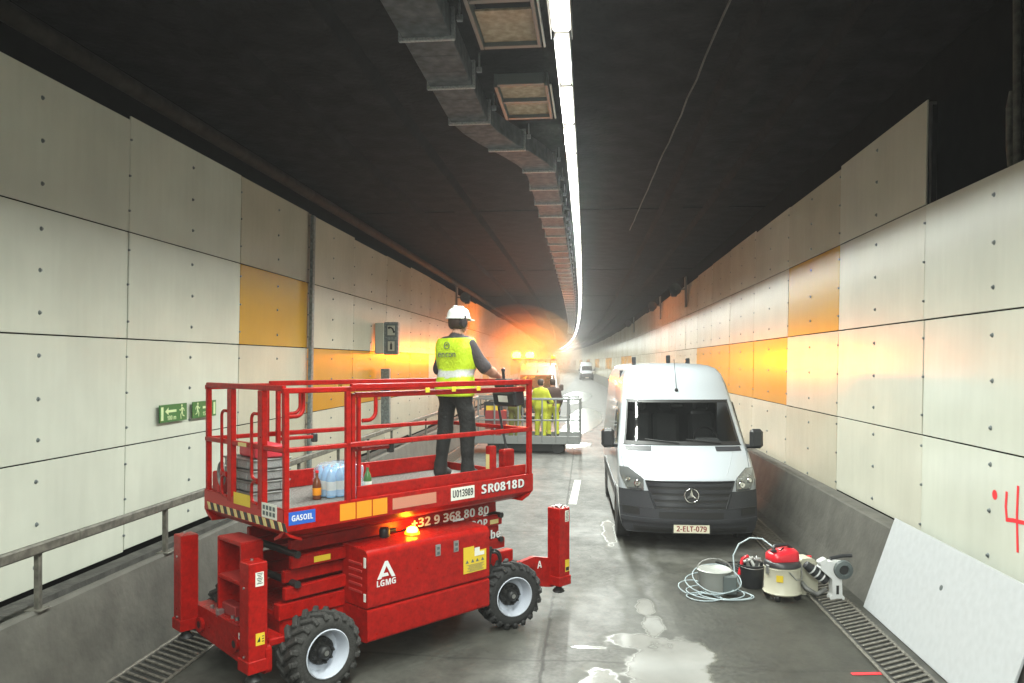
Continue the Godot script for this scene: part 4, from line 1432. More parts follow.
	net(b, skull, 0.008 if fine else 0.016, 110.0, [skin, Color(0.34, 0.12, 0.10)])
	obj("body", b, M.body, o)
	b = MB.new()
	for s in [-1.0, 1.0]: b.lathe([Vector2(0, -0.010), Vector2(0.010, 0), Vector2(0, 0.010)], 8, Transform3D(Basis(), H.call(0.032 * s, 0.012, 0.083)))
	obj("eye", b, M.ink, o)
	# hair and helmet
	var hx := Transform3D(yaw, hd)
	b = MB.new()
	b.colored = false
	b.lathe([Vector2(0.062, -0.085), Vector2(0.088, -0.06), Vector2(0.100, 0.0), Vector2(0.098, 0.05), Vector2(0.07, 0.10), Vector2(0, 0.115)], 20, hx * Transform3D(Basis.from_scale(Vector3(0.93, 1, 1.0)), Vector3(0, 0.01, -0.024)))
	obj("hair", b, M.hair, o)
	if look.get("helmet", false):
		b = MB.new()
		var ht := hx * Transform3D(Basis(Vector3.RIGHT, -0.12) * Basis.from_scale(Vector3(0.95, 1.0, 1.13)), Vector3(0, 0.055, -0.008))
		b.lathe([Vector2(0.118, -0.01), Vector2(0.128, -0.016), Vector2(0.130, -0.008), Vector2(0.116, 0.006), Vector2(0.113, 0.04), Vector2(0.098, 0.078), Vector2(0.064, 0.104), Vector2(0.028, 0.114), Vector2(0, 0.116)], 26, ht)
		b.box(hx * Vector3(0, 0.045, 0.135), Vector3(0.15, 0.012, 0.06), 0.005, yaw)
		b.bar(ht * Vector3(0, 0.118, 0.05), ht * Vector3(0, 0.118, -0.06), 0.03, 0.012, 0.004)
		obj("helmet", b, M.helmet, o)
		b = MB.new()
		for s in [-1.0, 1.0]:
			b.lathe([Vector2(0, -0.004), Vector2(0.043, 0.0), Vector2(0.047, 0.02), Vector2(0.036, 0.044), Vector2(0, 0.048)], 16, hx * Transform3D(Basis(Vector3(0, 0, 1), -PI / 2 * s) * Basis.from_scale(Vector3(1.25, 1, 0.95)), Vector3(0.085 * s, -0.012, -0.012)))
			b.bar(hx * Vector3(0.115 * s, 0.0, -0.012), hx * Vector3(0.122 * s, 0.07, -0.005), 0.014, 0.022, 0.003)
		obj("ear_defender", b, M.ear_cup, o)
	if look.has("vest"):
		var lime: Color = look.vest
		b = MB.new()
		var bands := func(p: Vector3) -> Color:
			var y := p.y - absf(p.x - hipc.x) * 0.10
			if y > 1.075 and y < 1.15: return Color(0.55, 0.57, 0.56)
			return lime
		net(b, torso, 0.0135 if fine else 0.026, 40.0, [], 0.024, hipc.y - 0.06, ch.y + 0.165, bands)
		var ve := obj("vest", b, M.vest, o)
		if fine:
			var back := Transform3D(Basis(Vector3.UP, PI), Vector3(hipc.x, ch.y - 0.01, ch.z - 0.172))
			words("print", "encon", 0.06, M.cabinet_dark, ve, back, 0.004, "Droid Sans", false, 0.24)
			b = MB.new()
			var ring := []
			for i in 20: ring.append(back * Vector3(0.035 * cos(TAU * i / 20), 0.095 + 0.035 * sin(TAU * i / 20), 0.0))
			b.tube(ring, 0.004, 5, true)
			b.tube([back * Vector3(-0.018, 0.09, 0), back * Vector3(0.0, 0.108, 0), back * Vector3(0.018, 0.10, 0)], 0.004, 5)
			obj("print", b, M.cabinet_dark, ve)
	return o

# ------------------------------------------------------------------ vans
# front of the van in side view: (height, distance behind the bumper, half width, sweep of the corner)
const FRONT := [[0.24, 0.10, 0.90, 0.16], [0.30, 0.03, 0.95, 0.26], [0.44, 0.0, 0.985, 0.34], [0.60, 0.01, 0.995, 0.38], [0.80, 0.045, 1.0, 0.40], [0.98, 0.07, 1.0, 0.40], [1.03, 0.12, 0.998, 0.38],
	[1.10, 0.24, 0.996, 0.34], [1.20, 0.43, 0.994, 0.28], [1.30, 0.64, 0.992, 0.22], [1.37, 0.80, 0.985, 0.18], [1.42, 0.87, 0.975, 0.17], [1.60, 1.03, 0.945, 0.18], [1.85, 1.26, 0.91, 0.19], [2.08, 1.48, 0.88, 0.19],
	[2.16, 1.55, 0.868, 0.19], [2.35, 1.72, 0.84, 0.20], [2.50, 1.90, 0.80, 0.20], [2.59, 2.08, 0.745, 0.20], [2.635, 2.26, 0.66, 0.16], [2.66, 2.42, 0.52, 0.10], [2.675, 2.52, 0.30, 0.04], [2.68, 2.55, 0.02, 0.0]]

func van_at(y: float, u: float) -> Vector3:
	var i := 0
	while i < FRONT.size() - 2 and y > FRONT[i + 1][0]: i += 1
	var a: Array = FRONT[i]
	var c: Array = FRONT[i + 1]
	var t := clampf((y - a[0]) / (c[0] - a[0]), 0.0, 1.0)
	var back := lerpf(a[1], c[1], t) + lerpf(a[3], c[3], t) * pow(absf(u), 2.6)
	return Vector3(lerpf(a[2], c[2], t) * signf(u) * (1.0 - pow(1.0 - absf(u), 1.12)), y, -back)

func van_n(y: float, u: float) -> Vector3:
	var du := van_at(y, minf(u + 0.02, 0.999)) - van_at(y, maxf(u - 0.02, -0.999))
	var dy := van_at(y + 0.02, u) - van_at(y - 0.02, u)
	return du.cross(dy).normalized()

func patch(b: MB, ys: Array, ul: Callable, ur: Callable, lift: float, cols := 12) -> void:   # a piece that follows the front, standing proud of it
	var rows := []
	for y in ys:
		var row := []
		for k in cols + 1:
			var u := lerpf(ul.call(y), ur.call(y), float(k) / cols)
			row.append(van_at(y, u) + van_n(y, u) * lift)
		rows.append(row)
	b.sheet(rows)
	var edge := []
	for k in cols + 1: edge.append(rows[0][k])
	for i in range(1, rows.size()): edge.append(rows[i][cols])
	for k in range(cols - 1, -1, -1): edge.append(rows[-1][k])
	for i in range(rows.size() - 2, 0, -1): edge.append(rows[i][0])
	var mid: Vector3 = rows[rows.size() / 2][cols / 2]
	for i in edge.size():
		var p: Vector3 = edge[i]
		var q: Vector3 = edge[(i + 1) % edge.size()]
		var d := Vector3(0, 0, -lift * 1.5)
		if absf(mid.x) > 0.6: d = Vector3(-signf(mid.x) * lift, 0, -lift)
		b.quad(p + d, q + d, q, p)

func span(y0: float, y1: float, n := 8) -> Array:
	var a := []
	for i in n + 1: a.append(lerpf(y0, y1, float(i) / n))
	return a

func side_x(y: float) -> float:
	if y < 1.3: return 1.0
	if y < 2.35: return lerpf(1.0, 0.885, (y - 1.3) / 1.05)
	return lerpf(0.885, 0.80, clampf((y - 2.35) / 0.2, 0.0, 1.0))

func make_van(label: String, at: Vector3, turn: float) -> Node3D:
	var o := thing("van", label, "van", at, turn)
	var LEN := 5.93
	var b := MB.new()
	var rows := []
	var ys := []
	for i in FRONT.size() - 1:
		for k in 2: ys.append(lerpf(FRONT[i][0], FRONT[i + 1][0], k * 0.5))
	ys.append(2.679)
	for y in ys:
		var row := []
		var e := van_at(y, -1.0)
		var flat: float = clampf((y - 2.5) / 0.18, 0.0, 1.0)
		var f := func(s: float, t: float) -> Vector3:
			var w := lerpf(absf(e.x), lerpf(side_x(y), absf(e.x), flat), smoothstep(0.0, 0.25, t))
			return Vector3(s * w, y, lerpf(e.z, -LEN, t))
		for t in [1.0, 0.75, 0.5, 0.3, 0.15, 0.07]: row.append(f.call(-1.0, t))
		for k in 33: row.append(van_at(y, -1.0 + k / 16.0))
		for t in [0.07, 0.15, 0.3, 0.5, 0.75, 1.0]: row.append(f.call(1.0, t))
		rows.append(row)
	b.sheet(rows, [], func(i: int, k: int) -> bool: return ys[i] > 1.415 and ys[i] < 2.07 and k >= 8 and k < 36)
	for i in rows.size() - 1: b.quad(rows[i][-1], rows[i][0], rows[i + 1][0], rows[i + 1][-1])
	obj("body", b, M.van_white, o)
	b = MB.new()
	b.box(Vector3(0, 0.30, -3.0), Vector3(1.7, 0.2, 5.2), 0.03)
	b.box(Vector3(0, 0.55, -1.1), Vector3(1.9, 0.6, 1.0), 0.05)
	obj("underbody", b, M.black, o)
	# bumper: lower front in grey plastic, up to the lamps and round the corners
	b = MB.new()
	patch(b, span(0.25, 0.60, 12), func(_y): return -0.985, func(_y): return 0.985, 0.012, 32)
	patch(b, span(0.605, 0.84, 8), func(y): return -0.985, func(y): return -0.47 - 0.13 * (y - 0.60) / 0.38, 0.012, 10)
	patch(b, span(0.605, 0.84, 8), func(y): return 0.47 + 0.13 * (y - 0.60) / 0.38, func(y): return 0.985, 0.012, 10)
	obj("bumper", b, M.bumper, o)
	b = MB.new()
	patch(b, span(0.47, 0.56, 3), func(_y): return -0.42, func(_y): return 0.42, 0.017, 12)
	patch(b, span(0.28, 0.34, 3), func(_y): return -0.80, func(_y): return 0.80, 0.016, 16)
	patch(b, span(0.50, 0.60, 3), func(_y): return -0.93, func(_y): return -0.68, 0.016, 6)
	patch(b, span(0.50, 0.60, 3), func(_y): return 0.68, func(_y): return 0.93, 0.016, 6)
	obj("air_intake", b, M.black, o)
	b = MB.new()       # lip that catches the light
	patch(b, span(0.405, 0.46, 4), func(_y): return -0.96, func(_y): return 0.96, 0.035, 30)
	obj("bumper_lip", b, M.bumper, o)
	# grille
	b = MB.new()
	var gl := func(y: float) -> float: return -0.46 - 0.13 * (y - 0.60) / 0.38
	patch(b, span(0.605, 0.985, 10), gl, func(y): return -gl.call(y), 0.010, 14)
	var gr := obj("grille", b, M.black, o)
	for k in 4:
		b = MB.new()
		var y0 := 0.635 + 0.092 * k
		patch(b, span(y0, y0 + 0.052, 3), func(y): return gl.call(y) + 0.02, func(y): return -gl.call(y) - 0.02, 0.026, 14)
		obj("grille_bar", b, M.grille, gr)
	b = MB.new()
	for s in [-1.0, 1.0]:
		var pts := []
		for y in span(0.605, 0.985, 6): pts.append(van_at(y, gl.call(y) * s) + van_n(y, 0.5 * s) * 0.014)
		b.tube(pts, 0.012, 6)
	var pt := []
	for k in 15: pt.append(van_at(0.985, lerpf(-0.59, 0.59, k / 14.0)) + Vector3(0, 0, 0.014))
	b.tube(pt, 0.014, 6)
	obj("grille_frame", b, M.grille, gr)
	# star in a ring
	var st := Transform3D(Basis(Vector3.RIGHT, -0.12), van_at(0.80, 0.0) + Vector3(0, 0.0, 0.055))
	b = MB.new()
	var ring := []
	for i in 28: ring.append(st * Vector3(0.098 * cos(TAU * i / 28), 0.098 * sin(TAU * i / 28), 0))
	b.tube(ring, 0.011, 8, true)
	for i in 3:
		var an := PI / 2 + TAU * i / 3
		var tip := Vector3(cos(an), sin(an), 0) * 0.095
		var sd := Vector3(-sin(an), cos(an), 0) * 0.021
		var e := Vector3(cos(an + PI / 3), sin(an + PI / 3), 0) * 0.024
		var e2 := Vector3(cos(an - PI / 3), sin(an - PI / 3), 0) * 0.024
		var c := Vector3(0, 0, 0.016)
		b.xf = st
		b.tri(c, tip, e)
		b.tri(c, e2, tip)
		b.xf = Transform3D()
	obj("emblem", b, M.chrome, o)
	b = MB.new()
	b.xf = st
	b.disc(Vector3(0, 0, -0.008), Vector3(0, 0, 1), 0.095, 24)
	obj("emblem_backing", b, M.black, o)
	# headlamps
	for s in [-1.0, 1.0]:
		b = MB.new()
		var inner := func(y: float) -> float: return (0.615 + 0.02 * (y - 0.85)) if y < 1.0 else lerpf(0.617, 0.86, (y - 1.0) / 0.14)
		var outer := func(y: float) -> float: return minf(lerpf(0.84, 0.97, clampf((y - 0.845) / 0.2, 0.0, 1.0)), 0.97)
		if s > 0: patch(b, span(0.845, 1.13, 8), inner, outer, 0.014, 8)
		else: patch(b, span(0.845, 1.13, 8), func(y): return -outer.call(y), func(y): return -inner.call(y), 0.014, 8)
		var hl := obj("headlight", b, M.lamp_glass, o)
		b = MB.new()
		for q in [[0.70, 0.935, 0.055], [0.83, 0.98, 0.04]]:
			var c := van_at(q[1], q[0] * s) + van_n(q[1], q[0] * s) * 0.016
			b.lathe([Vector2(q[2], 0), Vector2(q[2] * 0.85, 0.012), Vector2(q[2] * 0.5, 0.004), Vector2(0, 0.012)], 16, Transform3D(Basis(Quaternion(Vector3.UP, van_n(q[1], q[0] * s))), c))
		obj("reflector", b, M.chrome, hl)
		b = MB.new()
		patch(b, span(0.85, 0.87, 2), (func(_y): return 0.63) if s > 0 else (func(_y): return -0.82), (func(_y): return 0.82) if s > 0 else (func(_y): return -0.63), 0.018, 6)
		obj("lamp_trim", b, M.bumper, hl)
		# cowl grilles below the windscreen
		b = MB.new()
		if s > 0: patch(b, span(1.345, 1.405, 3), func(_y): return 0.46, func(_y): return 0.86, 0.006, 8)
		else: patch(b, span(1.345, 1.405, 3), func(_y): return -0.86, func(_y): return -0.46, 0.006, 8)
		obj("cowl_grille", b, M.bumper, o)
		# mirrors
		b = MB.new()
		b.box(Vector3(1.135 * s, 1.52, -1.02), Vector3(0.20, 0.30, 0.12), 0.045)
		b.bar(Vector3(0.97 * s, 1.40, -1.08), Vector3(1.10 * s, 1.40, -1.04), 0.08, 0.06, 0.02)
		obj("mirror", b, M.black_plastic, o)
		b = MB.new()
		b.box(Vector3(1.135 * s, 1.53, -1.085), Vector3(0.16, 0.24, 0.006), 0.002)
		obj("mirror_glass", b, M.chrome, o)
		# cab side window, door seams, side rubbing strip
		b = MB.new()
		var w := [[1.42, -1.16], [1.42, -2.10], [2.02, -2.12], [2.05, -1.78], [1.55, -1.30]]
		var pg := PackedVector2Array()
		for q in w: pg.append(Vector2(q[1], q[0]))
		var ix := Geometry2D.triangulate_polygon(pg)
		for i in range(0, ix.size(), 3):
			var v := []
			for k in 3: v.append(Vector3(s * (side_x(pg[ix[i + k]].y) + 0.012), pg[ix[i + k]].y, pg[ix[i + k]].x))
			if (v[1] - v[0]).cross(v[2] - v[0]).x * s > 0: b.tri(v[0], v[1], v[2])
			else: b.tri(v[0], v[2], v[1])
		obj("side_window", b, M.windscreen, o)
		b = MB.new()
		b.box(Vector3(1.008 * s, 0.66, -3.2), Vector3(0.02, 0.16, 4.2), 0.006)
		obj("rubbing_strip", b, M.bumper, o)
		for z in [-1.02, -4.70]:
			b = MB.new()
			b.lathe([Vector2(0.40, 0), Vector2(0.40, 0.012), Vector2(0.0, 0.012)], 24, Transform3D(Basis(Vector3(0, 0, 1), -PI / 2 * s), Vector3(0.998 * s, 0.40, z)))
			obj("wheel_arch", b, M.black, o)
			b = MB.new()
			b.lathe([Vector2(0.20, -0.12), Vector2(0.30, -0.125), Vector2(0.338, -0.10), Vector2(0.342, 0.08), Vector2(0.32, 0.115), Vector2(0.22, 0.12), Vector2(0.20, 0.10), Vector2(0.05, 0.07), Vector2(0, 0.08)], 28, Transform3D(Basis(Vector3(0, 0, 1), -PI / 2 * s), Vector3(0.90 * s, 0.342, z)))
			obj("wheel", b, M.rubber, o)
	# windscreen with its black surround, wiper line, roof aerial
	b = MB.new()
	patch(b, span(1.425, 2.08, 12), func(_y): return -0.885, func(_y): return 0.885, 0.006, 20)
	obj("windscreen", b, M.glass, o)
	b = MB.new()      # black frit round the glass
	patch(b, span(1.42, 1.475, 2), func(_y): return -0.885, func(_y): return 0.885, 0.008, 20)
	patch(b, span(2.045, 2.085, 2), func(_y): return -0.885, func(_y): return 0.885, 0.008, 20)
	for s in [-1.0, 1.0]: patch(b, span(1.42, 2.08, 8), (func(_y): return -0.885) if s < 0 else (func(_y): return 0.855), (func(_y): return -0.855) if s < 0 else (func(_y): return 0.885), 0.008, 2)
	obj("screen_edge", b, M.black, o)
	# what can be seen of the cab
	b = MB.new()
	b.box(Vector3(0, 1.30, -1.30), Vector3(1.72, 0.14, 0.62), 0.05)
	b.box(Vector3(0.45, 1.42, -1.38), Vector3(0.42, 0.14, 0.26), 0.05)
	obj("dashboard", b, M.cab_grey, o)
	b = MB.new()
	b.box(Vector3(0, 1.7, -2.75), Vector3(1.7, 1.7, 0.03))
	obj("bulkhead", b, M.cab_dark, o)
	for x in [-0.55, -0.08, 0.52]:
		b = MB.new()
		b.box(Vector3(x, 1.50, -2.35), Vector3(0.44, 0.72, 0.16), 0.06, Basis(Vector3.RIGHT, -0.2))
		b.box(Vector3(x, 1.96, -2.46), Vector3(0.26, 0.20, 0.10), 0.045, Basis(Vector3.RIGHT, -0.2))
		obj("seat", b, M.cab_grey, o)
	b = MB.new()
	var wheel_ring := []
	for i in 24: wheel_ring.append(Vector3(0.47, 1.46, -1.66) + Basis(Vector3.RIGHT, -0.45) * Vector3(0.19 * cos(TAU * i / 24), 0.19 * sin(TAU * i / 24), 0))
	b.tube(wheel_ring, 0.016, 7, true)
	b.box(Vector3(0.47, 1.45, -1.66), Vector3(0.30, 0.07, 0.05), 0.015, Basis(Vector3.RIGHT, -0.45))
	obj("steering_wheel", b, M.black, o)
	b = MB.new()
	b.box(Vector3(-0.20, 1.385, -1.20), Vector3(0.30, 0.006, 0.21), 0.0, Basis(Vector3.UP, 0.3))
	obj("paper", b, M.label_white, o)
	b = MB.new()
	b.box(Vector3(0.0, 2.0, -1.56), Vector3(0.22, 0.07, 0.03), 0.012)
	obj("inner_mirror", b, M.black, o)
	b = MB.new()
	for s in [-0.05, 0.55]:
		var pts := []
		for k in 6: pts.append(van_at(1.445 + 0.01 * k, s - 0.10 * k) + van_n(1.5, s) * 0.022)
		b.tube(pts, 0.010, 6)
	obj("wiper", b, M.black, o)
	b = MB.new()
	var ab := van_at(2.24, 0.0) + van_n(2.24, 0.0) * 0.005
	b.box(ab + Vector3(0, 0.0, 0.0), Vector3(0.055, 0.06, 0.05), 0.015, Basis(Vector3.RIGHT, -0.8))
	b.tube([ab, ab + Vector3(0, 0.50, -0.30)], 0.005, 5)
	obj("aerial", b, M.black, o)
	b = MB.new()
	for q in [[-0.60, 2.72], [0.0, 2.75], [0.34, 2.70]]:
		b = MB.new()
		b.box(Vector3(q[0], q[1], -2.75), Vector3(0.075, 0.14, 0.06), 0.012)
		obj("roof_fitting", b, M.black_plastic, o)
	for s in [-1.0, 1.0]:
		b = MB.new()
		var pts := []
		for k in 8: pts.append(van_at(lerpf(1.135, 1.37, k / 7.0), s * lerpf(0.90, 0.955, k / 7.0)) + Vector3(0, 0, 0.001))
		b.tube(pts, 0.004, 5)
		obj("bonnet_seam", b, M.black, o)
		b = MB.new()
		pts = []
		for k in 8: pts.append(van_at(lerpf(1.06, 1.34, k / 7.0), s * lerpf(0.50, 0.70, k / 7.0)) + van_n(1.2, 0.6 * s) * -0.002)
		b.tube(pts, 0.0065, 6)
		obj("bonnet_crease", b, M.van_white, o)
	for yy in [1.425, 2.085]:
		b = MB.new()
		var pts := []
		for k in 15: pts.append(van_at(yy, lerpf(-0.9, 0.9, k / 14.0)) + van_n(yy, 0.0) * 0.003)
		b.tube(pts, 0.008, 5)
		obj("windscreen_seal", b, M.black, o)
	# number plate
	var pz := van_at(0.33, 0.0) + Vector3(0, 0, 0.032)
	var pl := sticker("number_plate", M.plate, o, pz, 0.50, 0.115, Basis(), 0.008)
	words("lettering", "2-ELT-079", 0.075, M.plate_ink, pl, Transform3D(Basis(), pz + Vector3(0, 0, 0.009)), 0.002, "Droid Sans", true, 0.42)
	b = MB.new()
	b.box(pz + Vector3(0, 0, -0.004), Vector3(0.54, 0.145, 0.012), 0.004)
	obj("plate_holder", b, M.black, o)
	return o

# ------------------------------------------------------------------ smaller things
func running_man(b: MB, t: Transform3D, s: float) -> void:    # a running figure about s tall, flat
	var part := func(pts: Array) -> void:
		var pg := PackedVector2Array()
		for p in pts: pg.append(p * s)
		b.prism(pg, 0.0015, t)
	var hd := []
	for i in 10: hd.append(Vector2(0.02 + 0.085 * cos(TAU * i / 10), 0.42 + 0.085 * sin(TAU * i / 10)))
	part.call(hd)
	part.call([Vector2(-0.10, 0.30), Vector2(0.08, 0.31), Vector2(0.06, 0.0), Vector2(-0.08, -0.02)])
	part.call([Vector2(0.06, 0.30), Vector2(0.22, 0.14), Vector2(0.34, 0.20), Vector2(0.33, 0.14), Vector2(0.21, 0.06), Vector2(0.06, 0.20)])
	part.call([Vector2(-0.10, 0.30), Vector2(-0.26, 0.20), Vector2(-0.30, 0.04), Vector2(-0.24, 0.04), Vector2(-0.20, 0.15), Vector2(-0.08, 0.22)])
	part.call([Vector2(-0.08, 0.0), Vector2(0.04, 0.0), Vector2(-0.08, -0.26), Vector2(-0.30, -0.32), Vector2(-0.30, -0.25), Vector2(-0.14, -0.20)])
	part.call([Vector2(-0.02, 0.0), Vector2(0.07, 0.0), Vector2(0.20, -0.18), Vector2(0.16, -0.45), Vector2(0.09, -0.45), Vector2(0.12, -0.20)])

func exit_sign(label: String, z: float, text: String, flip: bool) -> void:
	var o := thing("exit_sign", label, "sign", Vector3(-5.376, 2.045, -z), PI / 2)    # local +Z looks into the tunnel, +X runs towards the camera
	o.rotation.y = PI / 2
	var b := MB.new()
	b.box(Vector3.ZERO, Vector3(0.66, 0.225, 0.012), 0.003)
	obj("plate", b, M.exit_green, o)
	b = MB.new()
	var d := -1.0 if flip else 1.0    # the wall is seen with +X of the sign pointing to the camera, which is the left of the picture
	b.prism(PackedVector2Array([Vector2(-0.21 * d, 0.025), Vector2(-0.13 * d, 0.075), Vector2(-0.13 * d, 0.042), Vector2(0.06 * d, 0.042), Vector2(0.06 * d, 0.01), Vector2(-0.13 * d, 0.01), Vector2(-0.13 * d, -0.02)]), 0.0015, Transform3D(Basis(), Vector3(0, 0, 0.0075)))
	obj("arrow", b, M.exit_pale, o)
	b = MB.new()
	b.box(Vector3(-0.275 * d, 0, 0.0075), Vector3(0.055, 0.17, 0.002))
	obj("door_mark", b, M.exit_pale, o)
	b = MB.new()
	running_man(b, Transform3D(Basis(Vector3(-d, 0, 0), Vector3.UP, Vector3(0, 0, -1) if false else Vector3(0, 0, 1)), Vector3(0.20 * d, 0.0, 0.0075)), 0.20)
	obj("running_figure", b, M.exit_pale, o)
	words("lettering", text, 0.055, M.exit_pale, o, Transform3D(Basis(), Vector3(-0.05 * d, -0.06, 0.0075)), 0.0015)

func build_wall_items() -> void:
	exit_sign("green emergency exit sign reading 100 m, man running left", 9.57, "100 m", false)
	exit_sign("green emergency exit sign with its arrow to the right, half hidden by red rail", 10.38, "150 m", true)
	# emergency station: grey housing with a two-picture sign that faces the traffic
	var o := thing("emergency_cabinet", "grey emergency station with telephone and extinguisher pictograms on left wall", "cabinet", Vector3(-5.0, 2.89, -19.2))
	var b := MB.new()
	b.box(Vector3(-0.29, 0.40, 0), Vector3(0.22, 0.78, 0.30), 0.012)
	obj("housing", b, M.cabinet_pale, o)
	b = MB.new()
	b.box(Vector3(0.0, 0.40, 0.02), Vector3(0.36, 0.82, 0.16), 0.012)
	obj("sign_box", b, M.cabinet, o)
	b = MB.new()
	b.box(Vector3(0.005, 0.60, 0.102), Vector3(0.27, 0.33, 0.006), 0.002)
	b.box(Vector3(0.005, 0.205, 0.102), Vector3(0.27, 0.33, 0.006), 0.002)
	obj("picture_frame", b, M.cabinet_dark, o)
	for q in [[0.60, 0.19], [0.205, 0.17]]:
		b = MB.new()
		b.box(Vector3(0.005, q[0], 0.106), Vector3(q[1], 0.24, 0.004))
		obj("pictogram", b, M.cabinet_pale, o)
	b = MB.new()
	b.tube([Vector3(-0.05, 0.68, 0.112), Vector3(0.0, 0.675, 0.112), Vector3(0.05, 0.64, 0.112), Vector3(0.075, 0.57, 0.112)], 0.022, 6)
	b.box(Vector3(-0.05, 0.665, 0.112), Vector3(0.05, 0.05, 0.01), 0.0)
	b.box(Vector3(0.075, 0.565, 0.112), Vector3(0.05, 0.05, 0.01), 0.0)
	obj("telephone_symbol", b, M.ink, o)
	b = MB.new()
	b.box(Vector3(0.005, 0.19, 0.112), Vector3(0.06, 0.14, 0.01), 0.004)
	b.box(Vector3(0.005, 0.28, 0.112), Vector3(0.03, 0.04, 0.01), 0.0)
	obj("extinguisher_symbol", b, M.ink, o)
	b = MB.new()
	b.box(Vector3(-5.27, 1.78, -19.6), Vector3(0.22, 1.5, 0.16), 0.01)
	tag(obj("cable_box", b, M.cabinet), "tall narrow grey cable box on left wall below the emergency station", "cable box")
	b = MB.new()
	b.box(Vector3(-5.35, 3.0, -14.46), Vector3(0.07, 5.0, 0.12), 0.01, Basis(Vector3(0, 0, 1), -LEAN))
	tag(obj("cover_profile", b, M.cabinet), "vertical grey cover strip on left wall between beige and orange panels", "profile")
	# loudspeakers on brackets over the panels
	var sp := [[3.45, 5.25, 28.9, 1.0, "dark horn loudspeaker on a bracket above right panels, nearer of the pair"], [3.45, 5.3, 38.0, 1.0, "dark horn loudspeaker on a bracket above right panels, further of the pair"], [3.5, 5.35, 56.0, 1.0, "small far loudspeaker bracket high on the right wall near the bend"], [-5.2, 5.25, 31.6, -1.0, "dark horn loudspeaker high on left wall above the worker's helmet"]]
	for s in sp:
		var l := thing("loudspeaker", s[4], "loudspeaker", P(s[0], s[1], s[2]), 0, "horn loudspeakers on the tunnel walls")
		b = MB.new()
		b.box(Vector3(0.12 * s[3], 0.0, -0.05), Vector3(0.06, 1.1, 0.30), 0.01)
		b.bar(Vector3(0.1 * s[3], 0.1, 0), Vector3(-0.25 * s[3], 0.1, 0.05), 0.05, 0.05)
		obj("bracket", b, M.cabinet_dark, l)
		b = MB.new()
		b.lathe([Vector2(0.0, -0.3), Vector2(0.08, -0.3), Vector2(0.09, -0.1), Vector2(0.20, 0.18), Vector2(0.22, 0.2), Vector2(0.18, 0.17), Vector2(0.03, 0.0), Vector2(0, 0.0)], 16, Transform3D(Basis(Vector3.RIGHT, PI / 2 - 0.15), Vector3(-0.28 * s[3], 0.05, 0.05)))
		b.box(Vector3(-0.28 * s[3], 0.0, -0.3), Vector3(0.22, 0.3, 0.2), 0.03)
		obj("horn", b, M.black_plastic, l)
	# sprayed figures on the right panels
	var fx := func(h: float) -> float: return 3.63 + LEAN * (h - 2.6) - 0.024
	b = MB.new()
	var stroke := func(pts: Array, w: float) -> void:
		for i in pts.size() - 1:
			var a: Vector3 = Vector3(fx.call(pts[i].y), pts[i].y, -pts[i].x)
			var c: Vector3 = Vector3(fx.call(pts[i + 1].y), pts[i + 1].y, -pts[i + 1].x)
			b.bar(a - (c - a).normalized() * w * 0.35, c + (c - a).normalized() * w * 0.35, w, 0.002, 0.0, Vector3.RIGHT)
	stroke.call([Vector2(7.19, 1.56), Vector2(7.20, 1.44), Vector2(7.18, 1.33), Vector2(7.08, 1.345), Vector2(6.88, 1.36)], 0.035)
	stroke.call([Vector2(7.01, 1.64), Vector2(7.02, 1.40), Vector2(7.00, 1.10)], 0.032)
	tag(obj("spray_mark", b, M.spray_red), "red spray painted number 4 on the near right panel", "paint mark")
	b = MB.new()
	b.disc(Vector3(fx.call(1.51) + 0.0, 1.51, -7.39), Vector3(-1, 0, 0), 0.045, 14)
	tag(obj("spray_dot", b, M.spray_red), "round red spray dot left of the painted number 4", "paint mark")
	b = MB.new()
	b.box(Vector3(2.46, 0.0045, -7.04), Vector3(0.46, 0.002, 0.05), 0.0, Basis(Vector3.UP, 0.15))
	tag(obj("spray_line", b, M.spray_red), "short red spray line on the road before the slot drain", "paint mark")
	# lane marking
	b = MB.new()
	b.box(Vector3(-0.345, 0.0035, -16.35), Vector3(0.15, 0.003, 3.05), 0.0, Basis(Vector3.UP, -0.015))
	tag(obj("lane_marking", b, M.line_white), "white lane dash on the road between lift and van", "road marking")
	# panel taken off the wall, leaning on the right barrier
	b = MB.new()
	var e := Vector3(0.335, 0.985, 0.0).normalized()
	var zx := Vector3(0, 0, 1)
	var bs := Basis(zx.cross(e).normalized() * -1.0, e, zx * 1.0)
	bs = Basis(e.cross(zx).normalized(), e, zx)
	var c := Vector3(2.985, 0.0, -7.52) + e * 0.52
	b.box(c, Vector3(0.022, 1.04, 2.87), 0.004, bs)
	o = thing("loose_panel", "white loose wall panel leaning against the right barrier in the foreground", "panel")
	obj("sheet", b, M.panel_spare, o)
	b = MB.new()
	for q in [[0.02, -0.30]]:
		b.xf = Transform3D(bs, c - bs.x * -0.0)
		var sgn := -1.0 if bs.x.x > 0 else 1.0
		b.lathe([Vector2(0.026, 0.0), Vector2(0.026, 0.004), Vector2(0.012, 0.005), Vector2(0.0, 0.005)], 10, Transform3D(Basis(Vector3(0, 0, 1), PI / 2 * -sgn), Vector3(0.011 * sgn, -q[0] * -1.0 + 0.12, -q[1] * 1.0 - 0.30)))
	obj("screw_hole", b, M.cabinet_dark, o)

